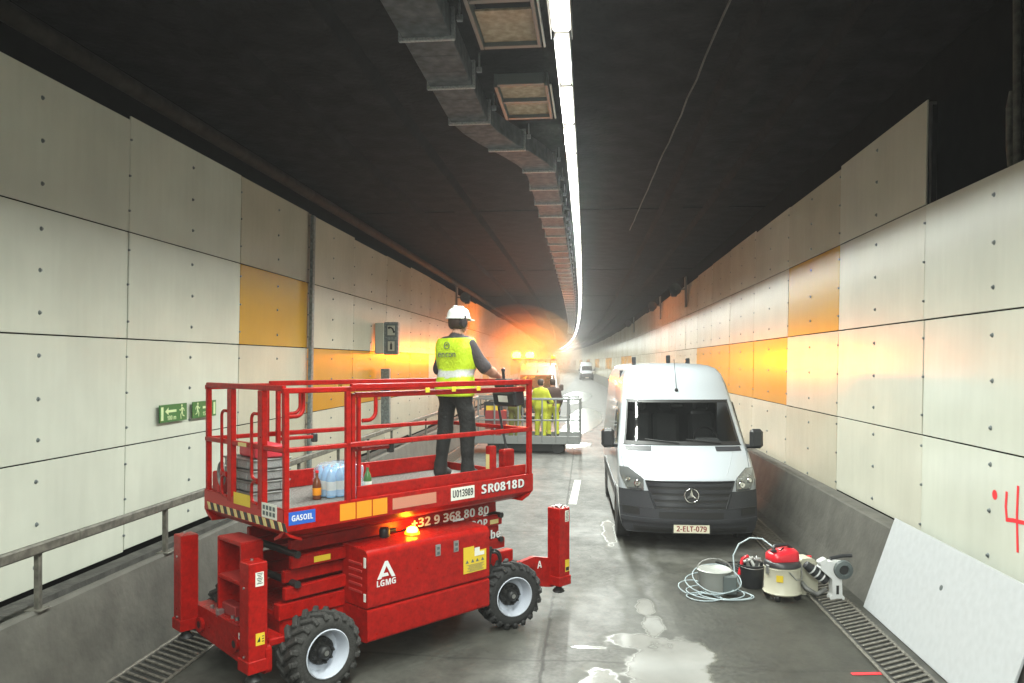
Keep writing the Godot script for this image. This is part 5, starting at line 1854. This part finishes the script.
func build_tools() -> void:
	# pail with wire and hose coils
	var o := thing("wire_pail", "galvanised pail with coiled grey hose thrown around it, left of the bucket", "pail", Vector3(1.43, 0, -9.35))
	var b := MB.new()
	b.lathe([Vector2(0.0, 0.01), Vector2(0.17, 0.0), Vector2(0.18, 0.02), Vector2(0.19, 0.25), Vector2(0.20, 0.26), Vector2(0.205, 0.27), Vector2(0.185, 0.275), Vector2(0.17, 0.262), Vector2(0.0, 0.262)], 28)
	obj("drum", b, M.galv_pale, o)
	b = MB.new()
	b.tube(arc(Vector3(0, 0.26, 0), Vector3(0.20, 0, 0), Vector3(0, 0.12, -0.05), 12, 0, PI), 0.008, 6)
	obj("handle", b, M.galvanised, o)
	b = MB.new()
	b.box(Vector3(0.15, 0.13, 0.14), Vector3(0.16, 0.22, 0.1), 0.015)
	obj("motor_block", b, M.cabinet_dark, o)
	var coil := thing("hose_coil", "loops of thin pale hose lying on the road around the pail", "hose", Vector3(1.43, 0, -9.35))
	var spec := [[-0.02, 0.22, 0.32, 0.19, 0.02, 0.06], [-0.16, 0.32, 0.19, 0.13, 0.01, 0.02], [0.16, 0.24, 0.22, 0.12, 0.01, 0.04], [-0.26, 0.12, 0.16, 0.12, 0.02, 0.10], [0.02, 0.08, 0.27, 0.22, 0.06, 0.22], [-0.06, 0.12, 0.28, 0.2, 0.05, 0.15], [0.1, 0.26, 0.3, 0.16, 0.02, 0.02]]
	for s in spec:
		b = MB.new()
		var ring := []
		for i in 30:
			var an := TAU * i / 30
			ring.append(Vector3(s[0] + s[2] * cos(an) * (1.0 + 0.08 * sin(an * 2.0)), s[4] + s[5] * (0.5 - 0.5 * sin(an)), s[1] - 0.05 + s[3] * sin(an)))
		b.tube(ring, 0.0065, 7, true)
		obj("loop", b, M.hose, coil)
	# black bucket with tools
	o = thing("bucket", "black builder's bucket full of hand tools beside the cream vacuum", "bucket", Vector3(1.91, 0, -9.62))
	b = MB.new()
	b.lathe([Vector2(0.0, 0.004), Vector2(0.115, 0.0), Vector2(0.12, 0.01), Vector2(0.155, 0.26), Vector2(0.165, 0.262), Vector2(0.165, 0.28), Vector2(0.15, 0.28), Vector2(0.142, 0.22), Vector2(0, 0.21)], 26)
	obj("shell", b, M.black_plastic, o)
	b = MB.new()
	b.tube(arc(Vector3(0, 0.27, 0), Vector3(0.16, 0, 0), Vector3(0, -0.02, 0.17), 10, 0, PI), 0.005, 5)
	obj("handle", b, M.steel, o)
	for q in [[-0.05, 0.02, 0.3, 0.5], [0.05, 0.03, -0.2, 0.3], [0.02, -0.05, 0.5, -0.4], [0.08, -0.03, 0.1, -0.6]]:
		b = MB.new()
		var bs := Basis(Vector3(0, 0, 1), q[2]) * Basis(Vector3.RIGHT, q[3])
		b.xf = Transform3D(bs, Vector3(q[0], 0.27, q[1]))
		b.lathe([Vector2(0, -0.1), Vector2(0.018, -0.1), Vector2(0.022, 0.02), Vector2(0.014, 0.05), Vector2(0.012, 0.09), Vector2(0, 0.1)], 10)
		b.box(Vector3(0, 0.06, 0), Vector3(0.09, 0.03, 0.03), 0.006)
		obj("hand_tool", b, M.steel if q[0] > 0.03 else M.galv_pale, o)
	b = MB.new()
	b.tube([Vector3(-0.15, 0.15, 0.02), Vector3(-0.11, 0.34, 0.02), Vector3(-0.04, 0.36, -0.02)], 0.022, 8)
	obj("red_grip", b, M.red_plastic, o)
	b = MB.new()
	b.tube([Vector3(1.76, 0.02, -9.5), Vector3(1.70, 0.18, -9.58), Vector3(1.70, 0.36, -9.66), Vector3(1.78, 0.48, -9.74), Vector3(1.92, 0.55, -9.78), Vector3(2.05, 0.56, -9.7), Vector3(2.14, 0.50, -9.55)], 0.010, 8)
	tag(obj("suction_hose", b, M.hose), "grey hose arching behind the black bucket to the vacuum", "hose")
	# wet vacuum
	o = thing("wet_vacuum", "cream wet vacuum cleaner with red motor head on castors", "vacuum cleaner", Vector3(2.165, 0, -9.2), 0.25)
	b = MB.new()
	b.lathe([Vector2(0.0, 0.075), Vector2(0.205, 0.07), Vector2(0.215, 0.085), Vector2(0.20, 0.10), Vector2(0.198, 0.34), Vector2(0.205, 0.36), Vector2(0.19, 0.372), Vector2(0, 0.372)], 34)
	obj("tank", b, M.cream, o)
	b = MB.new()
	b.lathe([Vector2(0.19, 0.372), Vector2(0.205, 0.38), Vector2(0.20, 0.42), Vector2(0.17, 0.44), Vector2(0, 0.44)], 30)
	obj("collar", b, M.black_plastic, o)
	b = MB.new()
	var hd := [[0.165, 0.435], [0.17, 0.46], [0.165, 0.52], [0.13, 0.55]]
	var rows := []
	for q in hd + [[0.02, 0.558]]:
		var row := []
		for k in 29:
			var an := TAU * k / 28
			var rr: float = q[0] / pow(pow(absf(cos(an)), 4.0) + pow(absf(sin(an)), 4.0), 0.25)
			row.append(Vector3(rr * cos(an), q[1] + 0.02 * cos(an) * (1.0 if q[1] > 0.5 else 0.0), -rr * 0.82 * sin(an)))
		rows.append(row)
	b.sheet(rows)
	obj("motor_head", b, M.red_plastic, o)
	b = MB.new()
	b.tube([Vector3(-0.11, 0.54, 0.0), Vector3(-0.09, 0.60, 0.0), Vector3(0.06, 0.61, 0.0), Vector3(0.12, 0.56, 0.0)], 0.020, 8)
	b.box(Vector3(-0.13, 0.555, 0.05), Vector3(0.07, 0.03, 0.05), 0.01)
	obj("carry_handle", b, M.black_plastic, o)
	b = MB.new()
	for an in [0.4, 2.9, 4.3, 5.2]:
		b.box(Vector3(cos(an) * 0.205, 0.35, sin(an) * 0.205 * 1.0), Vector3(0.02, 0.10, 0.05), 0.005, Basis(Vector3.UP, -an))
	b.tube([Vector3(-0.02, 0.345, 0.205), Vector3(0.06, 0.26, 0.215), Vector3(0.14, 0.25, 0.18), Vector3(0.185, 0.32, 0.11)], 0.006, 5)
	obj("clip", b, M.steel, o)
	sticker("label", M.yellow, o, Vector3(-0.115, 0.265, 0.168), 0.075, 0.075, Basis(Vector3.UP, -0.6))
	b = MB.new()
	for an in [0.7, 2.3, 3.9, 5.5]:
		b.lathe([Vector2(0, -0.02), Vector2(0.038, -0.02), Vector2(0.04, 0.0), Vector2(0.038, 0.02), Vector2(0, 0.02)], 12, Transform3D(Basis(Vector3(0, 0, 1), PI / 2) * Basis(Vector3.RIGHT, an), Vector3(cos(an) * 0.17, 0.038, sin(an) * 0.17)))
		b.box(Vector3(cos(an) * 0.17, 0.07, sin(an) * 0.17), Vector3(0.05, 0.03, 0.05), 0.006)
	obj("castor", b, M.black, o)
	# jerrycan behind it
	o = thing("canister", "white plastic canister standing behind the vacuum by the barrier", "canister", Vector3(2.48, 0, -9.45), 0.3)
	b = MB.new()
	b.prism(round_poly([Vector2(-0.11, 0), Vector2(0.11, 0), Vector2(0.11, 0.34), Vector2(0.06, 0.42), Vector2(-0.11, 0.42)], 0.035), 0.20, Transform3D(Basis(), Vector3(0, 0, -0.1)))
	obj("tank", b, M.cream, o)
	b = MB.new()
	b.lathe([Vector2(0.028, 0.40), Vector2(0.028, 0.445), Vector2(0, 0.45)], 12, Transform3D(Basis(), Vector3(0.06, -0.02, 0)))
	obj("cap", b, M.red_plastic, o)
	# core drill lying on the drain: white foot, motor ring, handle
	o = thing("core_drill", "white and black core drill on its foot over the slot drain", "drill", Vector3(2.76, 0, -9.22), 0.1)
	b = MB.new()
	b.prism(round_poly([Vector2(-0.08, 0.0), Vector2(0.08, 0.0), Vector2(0.08, 0.04), Vector2(0.055, 0.06), Vector2(0.05, 0.26), Vector2(0.11, 0.34), Vector2(0.09, 0.43), Vector2(-0.16, 0.44), Vector2(-0.20, 0.36), Vector2(-0.06, 0.24), Vector2(-0.055, 0.06), Vector2(-0.08, 0.04)], 0.015), 0.11, Transform3D(Basis(), Vector3(0, 0, -0.05)))
	obj("foot", b, M.white, o)
	b = MB.new()
	b.box(Vector3(0.0, 0.12, 0.062), Vector3(0.03, 0.10, 0.004), 0.001)
	obj("slot", b, M.ink, o)
	b = MB.new()
	b.lathe([Vector2(0.05, 0.0), Vector2(0.105, 0.0), Vector2(0.11, 0.02), Vector2(0.10, 0.05), Vector2(0.06, 0.06), Vector2(0.05, 0.03)], 22, Transform3D(Basis(Vector3.RIGHT, PI / 2), Vector3(0.06, 0.35, 0.05)))
	obj("motor_ring", b, M.cabinet_dark, o)
	b = MB.new()
	b.disc(Vector3(0.06, 0.35, 0.085), Vector3(0, 0, 1), 0.055, 16)
	obj("motor_face", b, M.ink, o)
	b = MB.new()
	b.tube([Vector3(-0.06, 0.46, 0.0), Vector3(0.08, 0.49, 0.0), Vector3(0.18, 0.50, 0.02)], 0.022, 8)
	obj("grip", b, M.black_plastic, o)
	b = MB.new()
	b.lathe([Vector2(0, -0.16), Vector2(0.055, -0.16), Vector2(0.06, 0.0), Vector2(0.045, 0.14), Vector2(0, 0.15)], 16, Transform3D(Basis(Vector3(0, 0, 1), 0.9), Vector3(-0.22, 0.30, -0.03)))
	obj("barrel", b, M.black_plastic, o)
	for i in 3:
		b = MB.new()
		b.lathe([Vector2(0.061, -0.1 + i * 0.07), Vector2(0.063, -0.09 + i * 0.07), Vector2(0.061, -0.08 + i * 0.07)], 16, Transform3D(Basis(Vector3(0, 0, 1), 0.9), Vector3(-0.22, 0.30, -0.03)))
		obj("band", b, M.white, o)
	b = MB.new()
	b.box(Vector3(-0.16, 0.43, 0.02), Vector3(0.10, 0.07, 0.09), 0.012, Basis(Vector3(0, 0, 1), 0.5))
	obj("gear_case", b, M.white, o)
	b = MB.new()
	b.tube([Vector3(2.66, 0.10, -9.25), Vector3(2.55, 0.05, -9.2), Vector3(2.45, 0.10, -9.25), Vector3(2.40, 0.16, -9.30)], 0.028, 8)
	tag(obj("dust_hose", b, M.galvanised), "short thick grey hose between vacuum and core drill", "hose")
	b = MB.new()
	var pts := []
	for i in 26: pts.append(Vector3(2.0 + 0.45 * sin(i * 0.9) * (0.4 + 0.02 * i), 0.012, -10.3 - 0.22 * cos(i * 1.3) - 0.012 * i))
	b.tube(pts, 0.009, 5)
	tag(obj("power_cable", b, M.black_plastic), "tangled dark cable on the road behind the vacuum", "cable")

func on_lift(p: Vector3) -> Vector3:
	return Vector3(-2.087, 0, -7.526) + Basis(Vector3.UP, deg_to_rad(51)) * p

func build_on_lift() -> void:
	var turn := deg_to_rad(51)
	var o: Node3D
	var b: MB
	for k in 4:
		o = thing("crate", ["grey plastic crate at the bottom of the stack on the lift", "grey plastic crate second from the bottom on the lift platform", "grey plastic crate second from the top on the lift platform", "grey plastic crate topmost of the stack under the red case"][k], "crate", on_lift(Vector3(-1.12, 1.452 + 0.098 * k, -0.33)), turn + 0.03 * (k - 1), "stacked crates on the lift platform")
		b = MB.new()
		b.box(Vector3(0, 0.045, 0), Vector3(0.36, 0.085, 0.52), 0.012)
		obj("tub", b, M.crate, o)
		b = MB.new()
		b.box(Vector3(0, 0.084, 0), Vector3(0.38, 0.018, 0.54), 0.005)
		obj("rim", b, M.galvanised, o)
		b = MB.new()
		for z in [-0.15, 0.0, 0.15]: b.box(Vector3(-0.184, 0.04, z), Vector3(0.012, 0.06, 0.02), 0.003)
		for x in [-0.1, 0.1]: b.box(Vector3(x, 0.04, 0.264), Vector3(0.02, 0.06, 0.012), 0.003)
		obj("rib", b, M.crate, o).set_meta("kind", "stuff")
	o = thing("tool_case", "pinkish red case lying on the stack of grey crates", "case", on_lift(Vector3(-1.10, 1.846, -0.30)), turn - 0.1)
	b = MB.new()
	b.box(Vector3(0, 0.055, 0.04), Vector3(0.28, 0.11, 0.40), 0.012)
	obj("shell", b, M.crate_red, o)
	b = MB.new()
	b.box(Vector3(-0.05, 0.03, -0.22), Vector3(0.10, 0.05, 0.06), 0.012)
	obj("grip", b, M.black_plastic, o)
	# drinks: shrink-wrapped bottles and two loose ones
	o = thing("bottle_pack", "shrink wrapped pack of water bottles on the lift platform", "bottle pack", on_lift(Vector3(-0.48, 1.452, 0.02)), turn)
	b = MB.new()
	var lid := MB.new()
	for i in 4:
		for k in 3:
			var at := Transform3D(Basis(), Vector3(-0.14 + 0.093 * i, 0, -0.093 + 0.093 * k))
			b.lathe([Vector2(0, 0), Vector2(0.042, 0.004), Vector2(0.045, 0.05), Vector2(0.042, 0.10), Vector2(0.045, 0.17), Vector2(0.03, 0.23), Vector2(0.015, 0.265), Vector2(0.015, 0.28), Vector2(0, 0.28)], 14, at)
			lid.lathe([Vector2(0.0455, 0.07), Vector2(0.0457, 0.075), Vector2(0.0457, 0.145), Vector2(0.0455, 0.15)], 14, at)
	obj("bottle", b, M.bottle_blue, o).set_meta("kind", "stuff")
	obj("label", lid, M.label_white, o).set_meta("kind", "stuff")
	b = MB.new()
	var rows := []
	var fz := FastNoiseLite.new()
	fz.frequency = 6.0
	for i in 9:
		var row := []
		var y := 0.02 + 0.04 * i
		var w := 1.0 if i < 7 else (0.8 if i == 7 else 0.35)
		for k in 25:
			var an := TAU * k / 24
			var r := 0.205 / pow(pow(absf(cos(an)), 6.0) + pow(absf(sin(an)), 6.0), 1.0 / 6.0) * w
			r += fz.get_noise_3d(cos(an), sin(an), y * 3.0) * 0.025
			row.append(Vector3(r * cos(an), y - (0.0 if i < 8 else 0.02), -r * 0.76 * sin(an)))
		rows.append(row)
	b.sheet(rows)
	obj("film", b, M.film, o)
	for q in [["brown glass bottle standing left of the water pack", Vector3(-0.76, 1.452, 0.10), M.bottle_brown], ["green bottle with pale label right of the water pack", Vector3(-0.21, 1.452, 0.10), M.bottle_green]]:
		var t := thing("bottle", q[0], "bottle", on_lift(q[1]), turn)
		b = MB.new()
		b.lathe([Vector2(0, 0), Vector2(0.038, 0.003), Vector2(0.04, 0.13), Vector2(0.028, 0.175), Vector2(0.014, 0.20), Vector2(0.014, 0.245), Vector2(0, 0.245)], 14)
		obj("glass", b, q[2], t)
		b = MB.new()
		b.lathe([Vector2(0.0402, 0.04), Vector2(0.0408, 0.042), Vector2(0.0408, 0.105), Vector2(0.0402, 0.107)], 14)
		obj("label", b, M.label_white if q[2] == M.bottle_green else M.amber_reflector, t)
		b = MB.new()
		b.lathe([Vector2(0.016, 0.24), Vector2(0.016, 0.262), Vector2(0, 0.264)], 10)
		obj("cap", b, M.red_plastic, t)
	# the worker
	var feet := on_lift(Vector3(0.98, 1.452, 0.0))
	person("worker in lime hi-vis vest and white helmet standing on the red lift", feet, PI + deg_to_rad(-30), {
		"fine": true, "legs": Color(0.012, 0.012, 0.014), "top": Color(0.05, 0.04, 0.045), "vest": Color(0.50, 0.68, 0.02), "helmet": true,
		"foot_l": Vector3(0.19, 0, 0.02), "foot_r": Vector3(-0.17, 0, 0.04), "sleeve_to": 0.92, "lean": Vector3(0, 0, 0.03),
		"elbow_r": Vector3(-0.31, 1.18, 0.14), "wrist_r": Vector3(-0.30, 1.08, 0.42), "elbow_l": Vector3(0.27, 1.16, 0.06), "wrist_l": Vector3(0.16, 1.08, 0.30), "head_yaw": -0.25, "nod": 0.12})

func build_far_work() -> void:
	# grey basket lift across the left lane with three people in it
	var o := thing("work_platform", "grey mesh sided work platform with toe boards beyond the red lift", "work platform", Vector3(-1.95, 0, -23.5))
	var b := MB.new()
	b.box(Vector3(0, 0.36, 0), Vector3(3.2, 0.08, 1.5), 0.01)
	obj("floor", b, M.basket_grey, o)
	for z in [0.75, -0.75]:
		b = MB.new()
		b.box(Vector3(0, 0.42, z), Vector3(3.24, 0.24, 0.03), 0.006)
		obj("toe_board", b, M.basket_grey, o)
		for h in [1.0, 1.62]:
			b = MB.new()
			b.bar(Vector3(-1.62, h, z), Vector3(1.62, h, z), 0.045, 0.045 if h < 1.5 else 0.06, 0.008)
			obj("rail", b, M.basket_grey, o)
	for x in [-1.6, 1.6]:
		b = MB.new()
		b.box(Vector3(x, 0.42, 0), Vector3(0.03, 0.24, 1.5), 0.006)
		obj("toe_board", b, M.basket_grey, o)
		for h in [1.0, 1.62]:
			b = MB.new()
			b.bar(Vector3(x, h, -0.75), Vector3(x, h, 0.75), 0.045, 0.05, 0.008)
			obj("rail", b, M.basket_grey, o)
	for z in [0.75, -0.75]:
		for x in [-1.6, -0.9, -0.2, 0.5, 0.9, 1.25, 1.6]:
			b = MB.new()
			b.box(Vector3(x, 0.99, z), Vector3(0.06 if absf(x) > 1.2 else 0.045, 1.25, 0.045), 0.008)
			obj("post", b, M.basket_grey, o)
	b = MB.new()
	b.box(Vector3(0, 0.16, 0), Vector3(2.3, 0.24, 0.9), 0.03)
	for x in [-0.95, 0.95]:
		for z in [-0.5, 0.5]:
			b.lathe([Vector2(0, -0.08), Vector2(0.16, -0.08), Vector2(0.165, 0.0), Vector2(0.16, 0.08), Vector2(0, 0.08)], 18, Transform3D(Basis(Vector3.RIGHT, PI / 2), Vector3(x, 0.165, z)))
	obj("carriage", b, M.black, o)
	o = thing("control_station", "dark red machine box with yellow label standing on the grey platform", "control box", Vector3(-2.88, 0.4, -22.95))
	b = MB.new()
	b.box(Vector3(0.05, 0.60, 0), Vector3(0.62, 0.55, 0.30), 0.02)
	b.box(Vector3(0.05, 0.17, 0), Vector3(0.3, 0.34, 0.2), 0.01)
	obj("housing", b, M.machine_red, o)
	sticker("yellow_label", M.yellow, o, Vector3(-0.05, 0.86, 0.10), 0.36, 0.30)
	b = MB.new()
	b.box(Vector3(-0.02, 0.92, 0.05), Vector3(0.55, 0.42, 0.08), 0.01)
	obj("panel_back", b, M.black_plastic, o)
	b = MB.new()
	for x in [-0.12, 0.10]: b.box(Vector3(x, 0.40, 0.152), Vector3(0.08, 0.07, 0.004))
	obj("tag_plate", b, M.label_white, o)
	var yel := Color(0.40, 0.43, 0.02)
	person("crew member in full yellow hi-vis suit at the rail of the grey platform", Vector3(-1.52, 0.4, -23.25), 2.7, {"legs": yel, "top": yel, "elbow_r": Vector3(-0.30, 1.12, 0.10), "wrist_r": Vector3(-0.24, 1.05, 0.34)})
	person("crew member in dark jacket and yellow trousers at the right of the grey platform", Vector3(-1.20, 0.4, -23.75), 3.6, {"legs": yel, "top": Color(0.05, 0.025, 0.02), "elbow_l": Vector3(0.30, 1.15, 0.12), "wrist_l": Vector3(0.20, 1.25, 0.32)})
	person("crew member in dark brown jacket left of the yellow suit on the platform", Vector3(-2.30, 0.4, -23.1), 2.6, {"legs": Color(0.16, 0.16, 0.03), "top": Color(0.045, 0.025, 0.018), "lean": Vector3(0, 0, 0.10)})

func beacon(van: Node3D, at: Vector3, size: float, energy: float, m: Material) -> void:
	var b := MB.new()
	b.lathe([Vector2(size * 0.9, -size * 0.9), Vector2(size * 0.9, -size * 0.6), Vector2(0, -size * 0.6)], 14, Transform3D(Basis(), at))
	obj("lamp_base", b, M.black, van)
	b = MB.new()
	b.lathe([Vector2(0, -size * 0.6), Vector2(size * 0.8, -size * 0.6), Vector2(size, 0.0), Vector2(size * 0.75, size * 0.6), Vector2(0, size * 0.8)], 16, Transform3D(Basis(), at))
	obj("amber_beacon", b, m, van)
	var l := SpotLight3D.new()
	l.name = "amber_flood"
	l.light_color = Color(1.0, 0.47, 0.015)
	l.light_energy = energy
	l.light_size = size * 0.8
	l.spot_range = 60.0
	l.spot_attenuation = 2.0
	l.spot_angle = 34.0
	l.spot_angle_attenuation = 0.9
	l.shadow_enabled = true
	l.position = at + Vector3(0, 0, size * 1.05)
	l.rotation.y = PI
	van.add_child(l)
	l.rotate_object_local(Vector3.RIGHT, -0.10)
	var halo := OmniLight3D.new()
	halo.name = "amber_light"
	halo.light_color = Color(1.0, 0.47, 0.015)
	halo.light_energy = energy / BEACON * HALO
	halo.light_size = size * 0.8
	halo.omni_range = 60.0
	halo.omni_attenuation = 2.0
	halo.shadow_enabled = true
	halo.position = at
	van.add_child(halo)

func _ready() -> void:
	rng.seed = 7
	# camera: level, with the lens shifted up a little as the photograph is cropped
	var cam := Camera3D.new()
	cam.name = "camera"
	cam.projection = Camera3D.PROJECTION_FRUSTUM
	cam.near = 0.05
	cam.far = 800.0
	cam.size = 683.0 / 780.0 * 0.05
	cam.frustum_offset = Vector2(0, 20.5 / 780.0 * 0.05)
	cam.position = Vector3(0, 2.7, 0)
	cam.rotation.y = atan(80.0 / 780.0)
	add_child(cam)
	cam.current = true
	var env := Environment.new()
	env.background_mode = Environment.BG_SKY
	env.sky = Sky.new()
	var sky := ProceduralSkyMaterial.new()
	sky.sky_top_color = Color(0.05, 0.06, 0.09)
	sky.sky_horizon_color = Color(0.09, 0.09, 0.11)
	sky.ground_bottom_color = Color(0.02, 0.02, 0.02)
	sky.ground_horizon_color = Color(0.05, 0.05, 0.05)
	env.sky.sky_material = sky
	env.background_energy_multiplier = 0.3
	env.tonemap_mode = Environment.TONE_MAPPER_LINEAR
	env.tonemap_exposure = EXPOSURE
	env.sdfgi_enabled = true
	env.ssao_enabled = true
	env.ssil_enabled = true
	env.volumetric_fog_enabled = true
	env.volumetric_fog_density = 0.0
	env.fog_enabled = FOG > 0.0
	env.fog_density = FOG
	env.fog_light_color = Color(0.86, 0.86, 0.86)
	var we := WorldEnvironment.new()
	we.name = "environment"
	we.environment = env
	add_child(we)

	make_materials()
	build_tunnel()
	build_wall_items()
	puddle("wide bright puddle on the road beside the grey platform", [Vector2(0.38, 46.0), Vector2(0.8, 42.0), Vector2(0.74, 36.0), Vector2(0.12, 30.6), Vector2(-0.44, 28.3), Vector2(-1.0, 27.2), Vector2(-1.3, 29.8), Vector2(-0.92, 33.5), Vector2(-0.7, 40.0), Vector2(-0.25, 45.0)], 0.12, 9)
	puddle("farthest puddle on the road before the distant van", [Vector2(-1.5, 60.0), Vector2(-0.4, 72.0), Vector2(0.8, 66.0), Vector2(0.36, 55.6), Vector2(-0.88, 50.3)], 0.12, 11)
	puddle("thin puddle in front of the grey platform's right end", [Vector2(-1.5, 25.3), Vector2(-0.94, 25.9), Vector2(0.1, 26.2), Vector2(0.1, 25.0), Vector2(-0.87, 24.3)], 0.10, 13)
	make_lift()
	build_on_lift()
	var van := make_van("white high roofed delivery van with grey bumper parked in the right lane", Vector3(1.405, 0, -11.28), deg_to_rad(1.4))
	build_far_work()
	var v2 := dup(van, P(-2.27, 0, 35.2), 0.02, "white van with glowing amber roof beacons behind the grey platform")
	beacon(v2, Vector3(-0.98, 3.02, -1.5), 0.22, BEACON, M.amber_lamp)
	beacon(v2, Vector3(-0.36, 3.02, -1.5), 0.22, BEACON, M.amber_lamp)
	beacon(v2, Vector3(0.74, 2.93, -1.5), 0.11, BEACON * 0.10, M.amber_small)
	var bar := MB.new()
	bar.box(Vector3(-0.12, 2.80, -1.55), Vector3(2.1, 0.06, 0.14), 0.01)
	for x in [-0.6, 0.6]: bar.box(Vector3(x, 2.66, -1.9), Vector3(0.05, 0.26, 0.05))
	obj("beacon_bar", bar, M.cabinet_dark, v2)
	var hl := MB.new()
	for s in [-1.0, 1.0]: hl.lathe([Vector2(0.07, 0), Vector2(0.05, 0.02), Vector2(0, 0.025)], 12, Transform3D(Basis(Vector3.RIGHT, PI / 2), Vector3(0.80 * s, 0.97, -0.17)))
	obj("lit_headlight", hl, M.head_lamp, v2)
	dup(van, Vector3(-0.75, 0, -118), 0.05, "tiny distant white van where the tunnel bends")
	build_tools()
	for q in [[1.3, 1.1, 2.0, 0.10], [1.9, 1.6, 3.2, 0.05], [2.4, 2.0, 5.0, 0.028], [2.9, 2.4, 8.0, 0.014]]:
		var dust := FogVolume.new()
		dust.shape = RenderingServer.FOG_VOLUME_SHAPE_ELLIPSOID
		dust.size = Vector3(q[0], q[1], q[2]) * 2.0
		dust.position = Vector3(-3.35, 3.0, -37.0)
		var fm := FogMaterial.new()
		fm.density = q[3]
		fm.albedo = Color(0.93, 0.76, 0.48)
		dust.material = fm
		dust.set_meta("kind", "stuff")
		dust.set_meta("label", "dusty air glowing around the amber beacons")
		put("dust_haze", dust)
	var smoke := FogVolume.new()
	smoke.shape = RenderingServer.FOG_VOLUME_SHAPE_BOX
	smoke.size = Vector3(24.0, 5.6, 110.0)
	smoke.position = Vector3(-5.0, 2.85, -150.0)
	var sm := FogMaterial.new()
	sm.density = 0.003
	sm.albedo = Color(0.9, 0.88, 0.85)
	smoke.material = sm
	smoke.set_meta("kind", "stuff")
	smoke.set_meta("label", "grey smoky air in the far bend of the tunnel")
	put("far_haze", smoke)
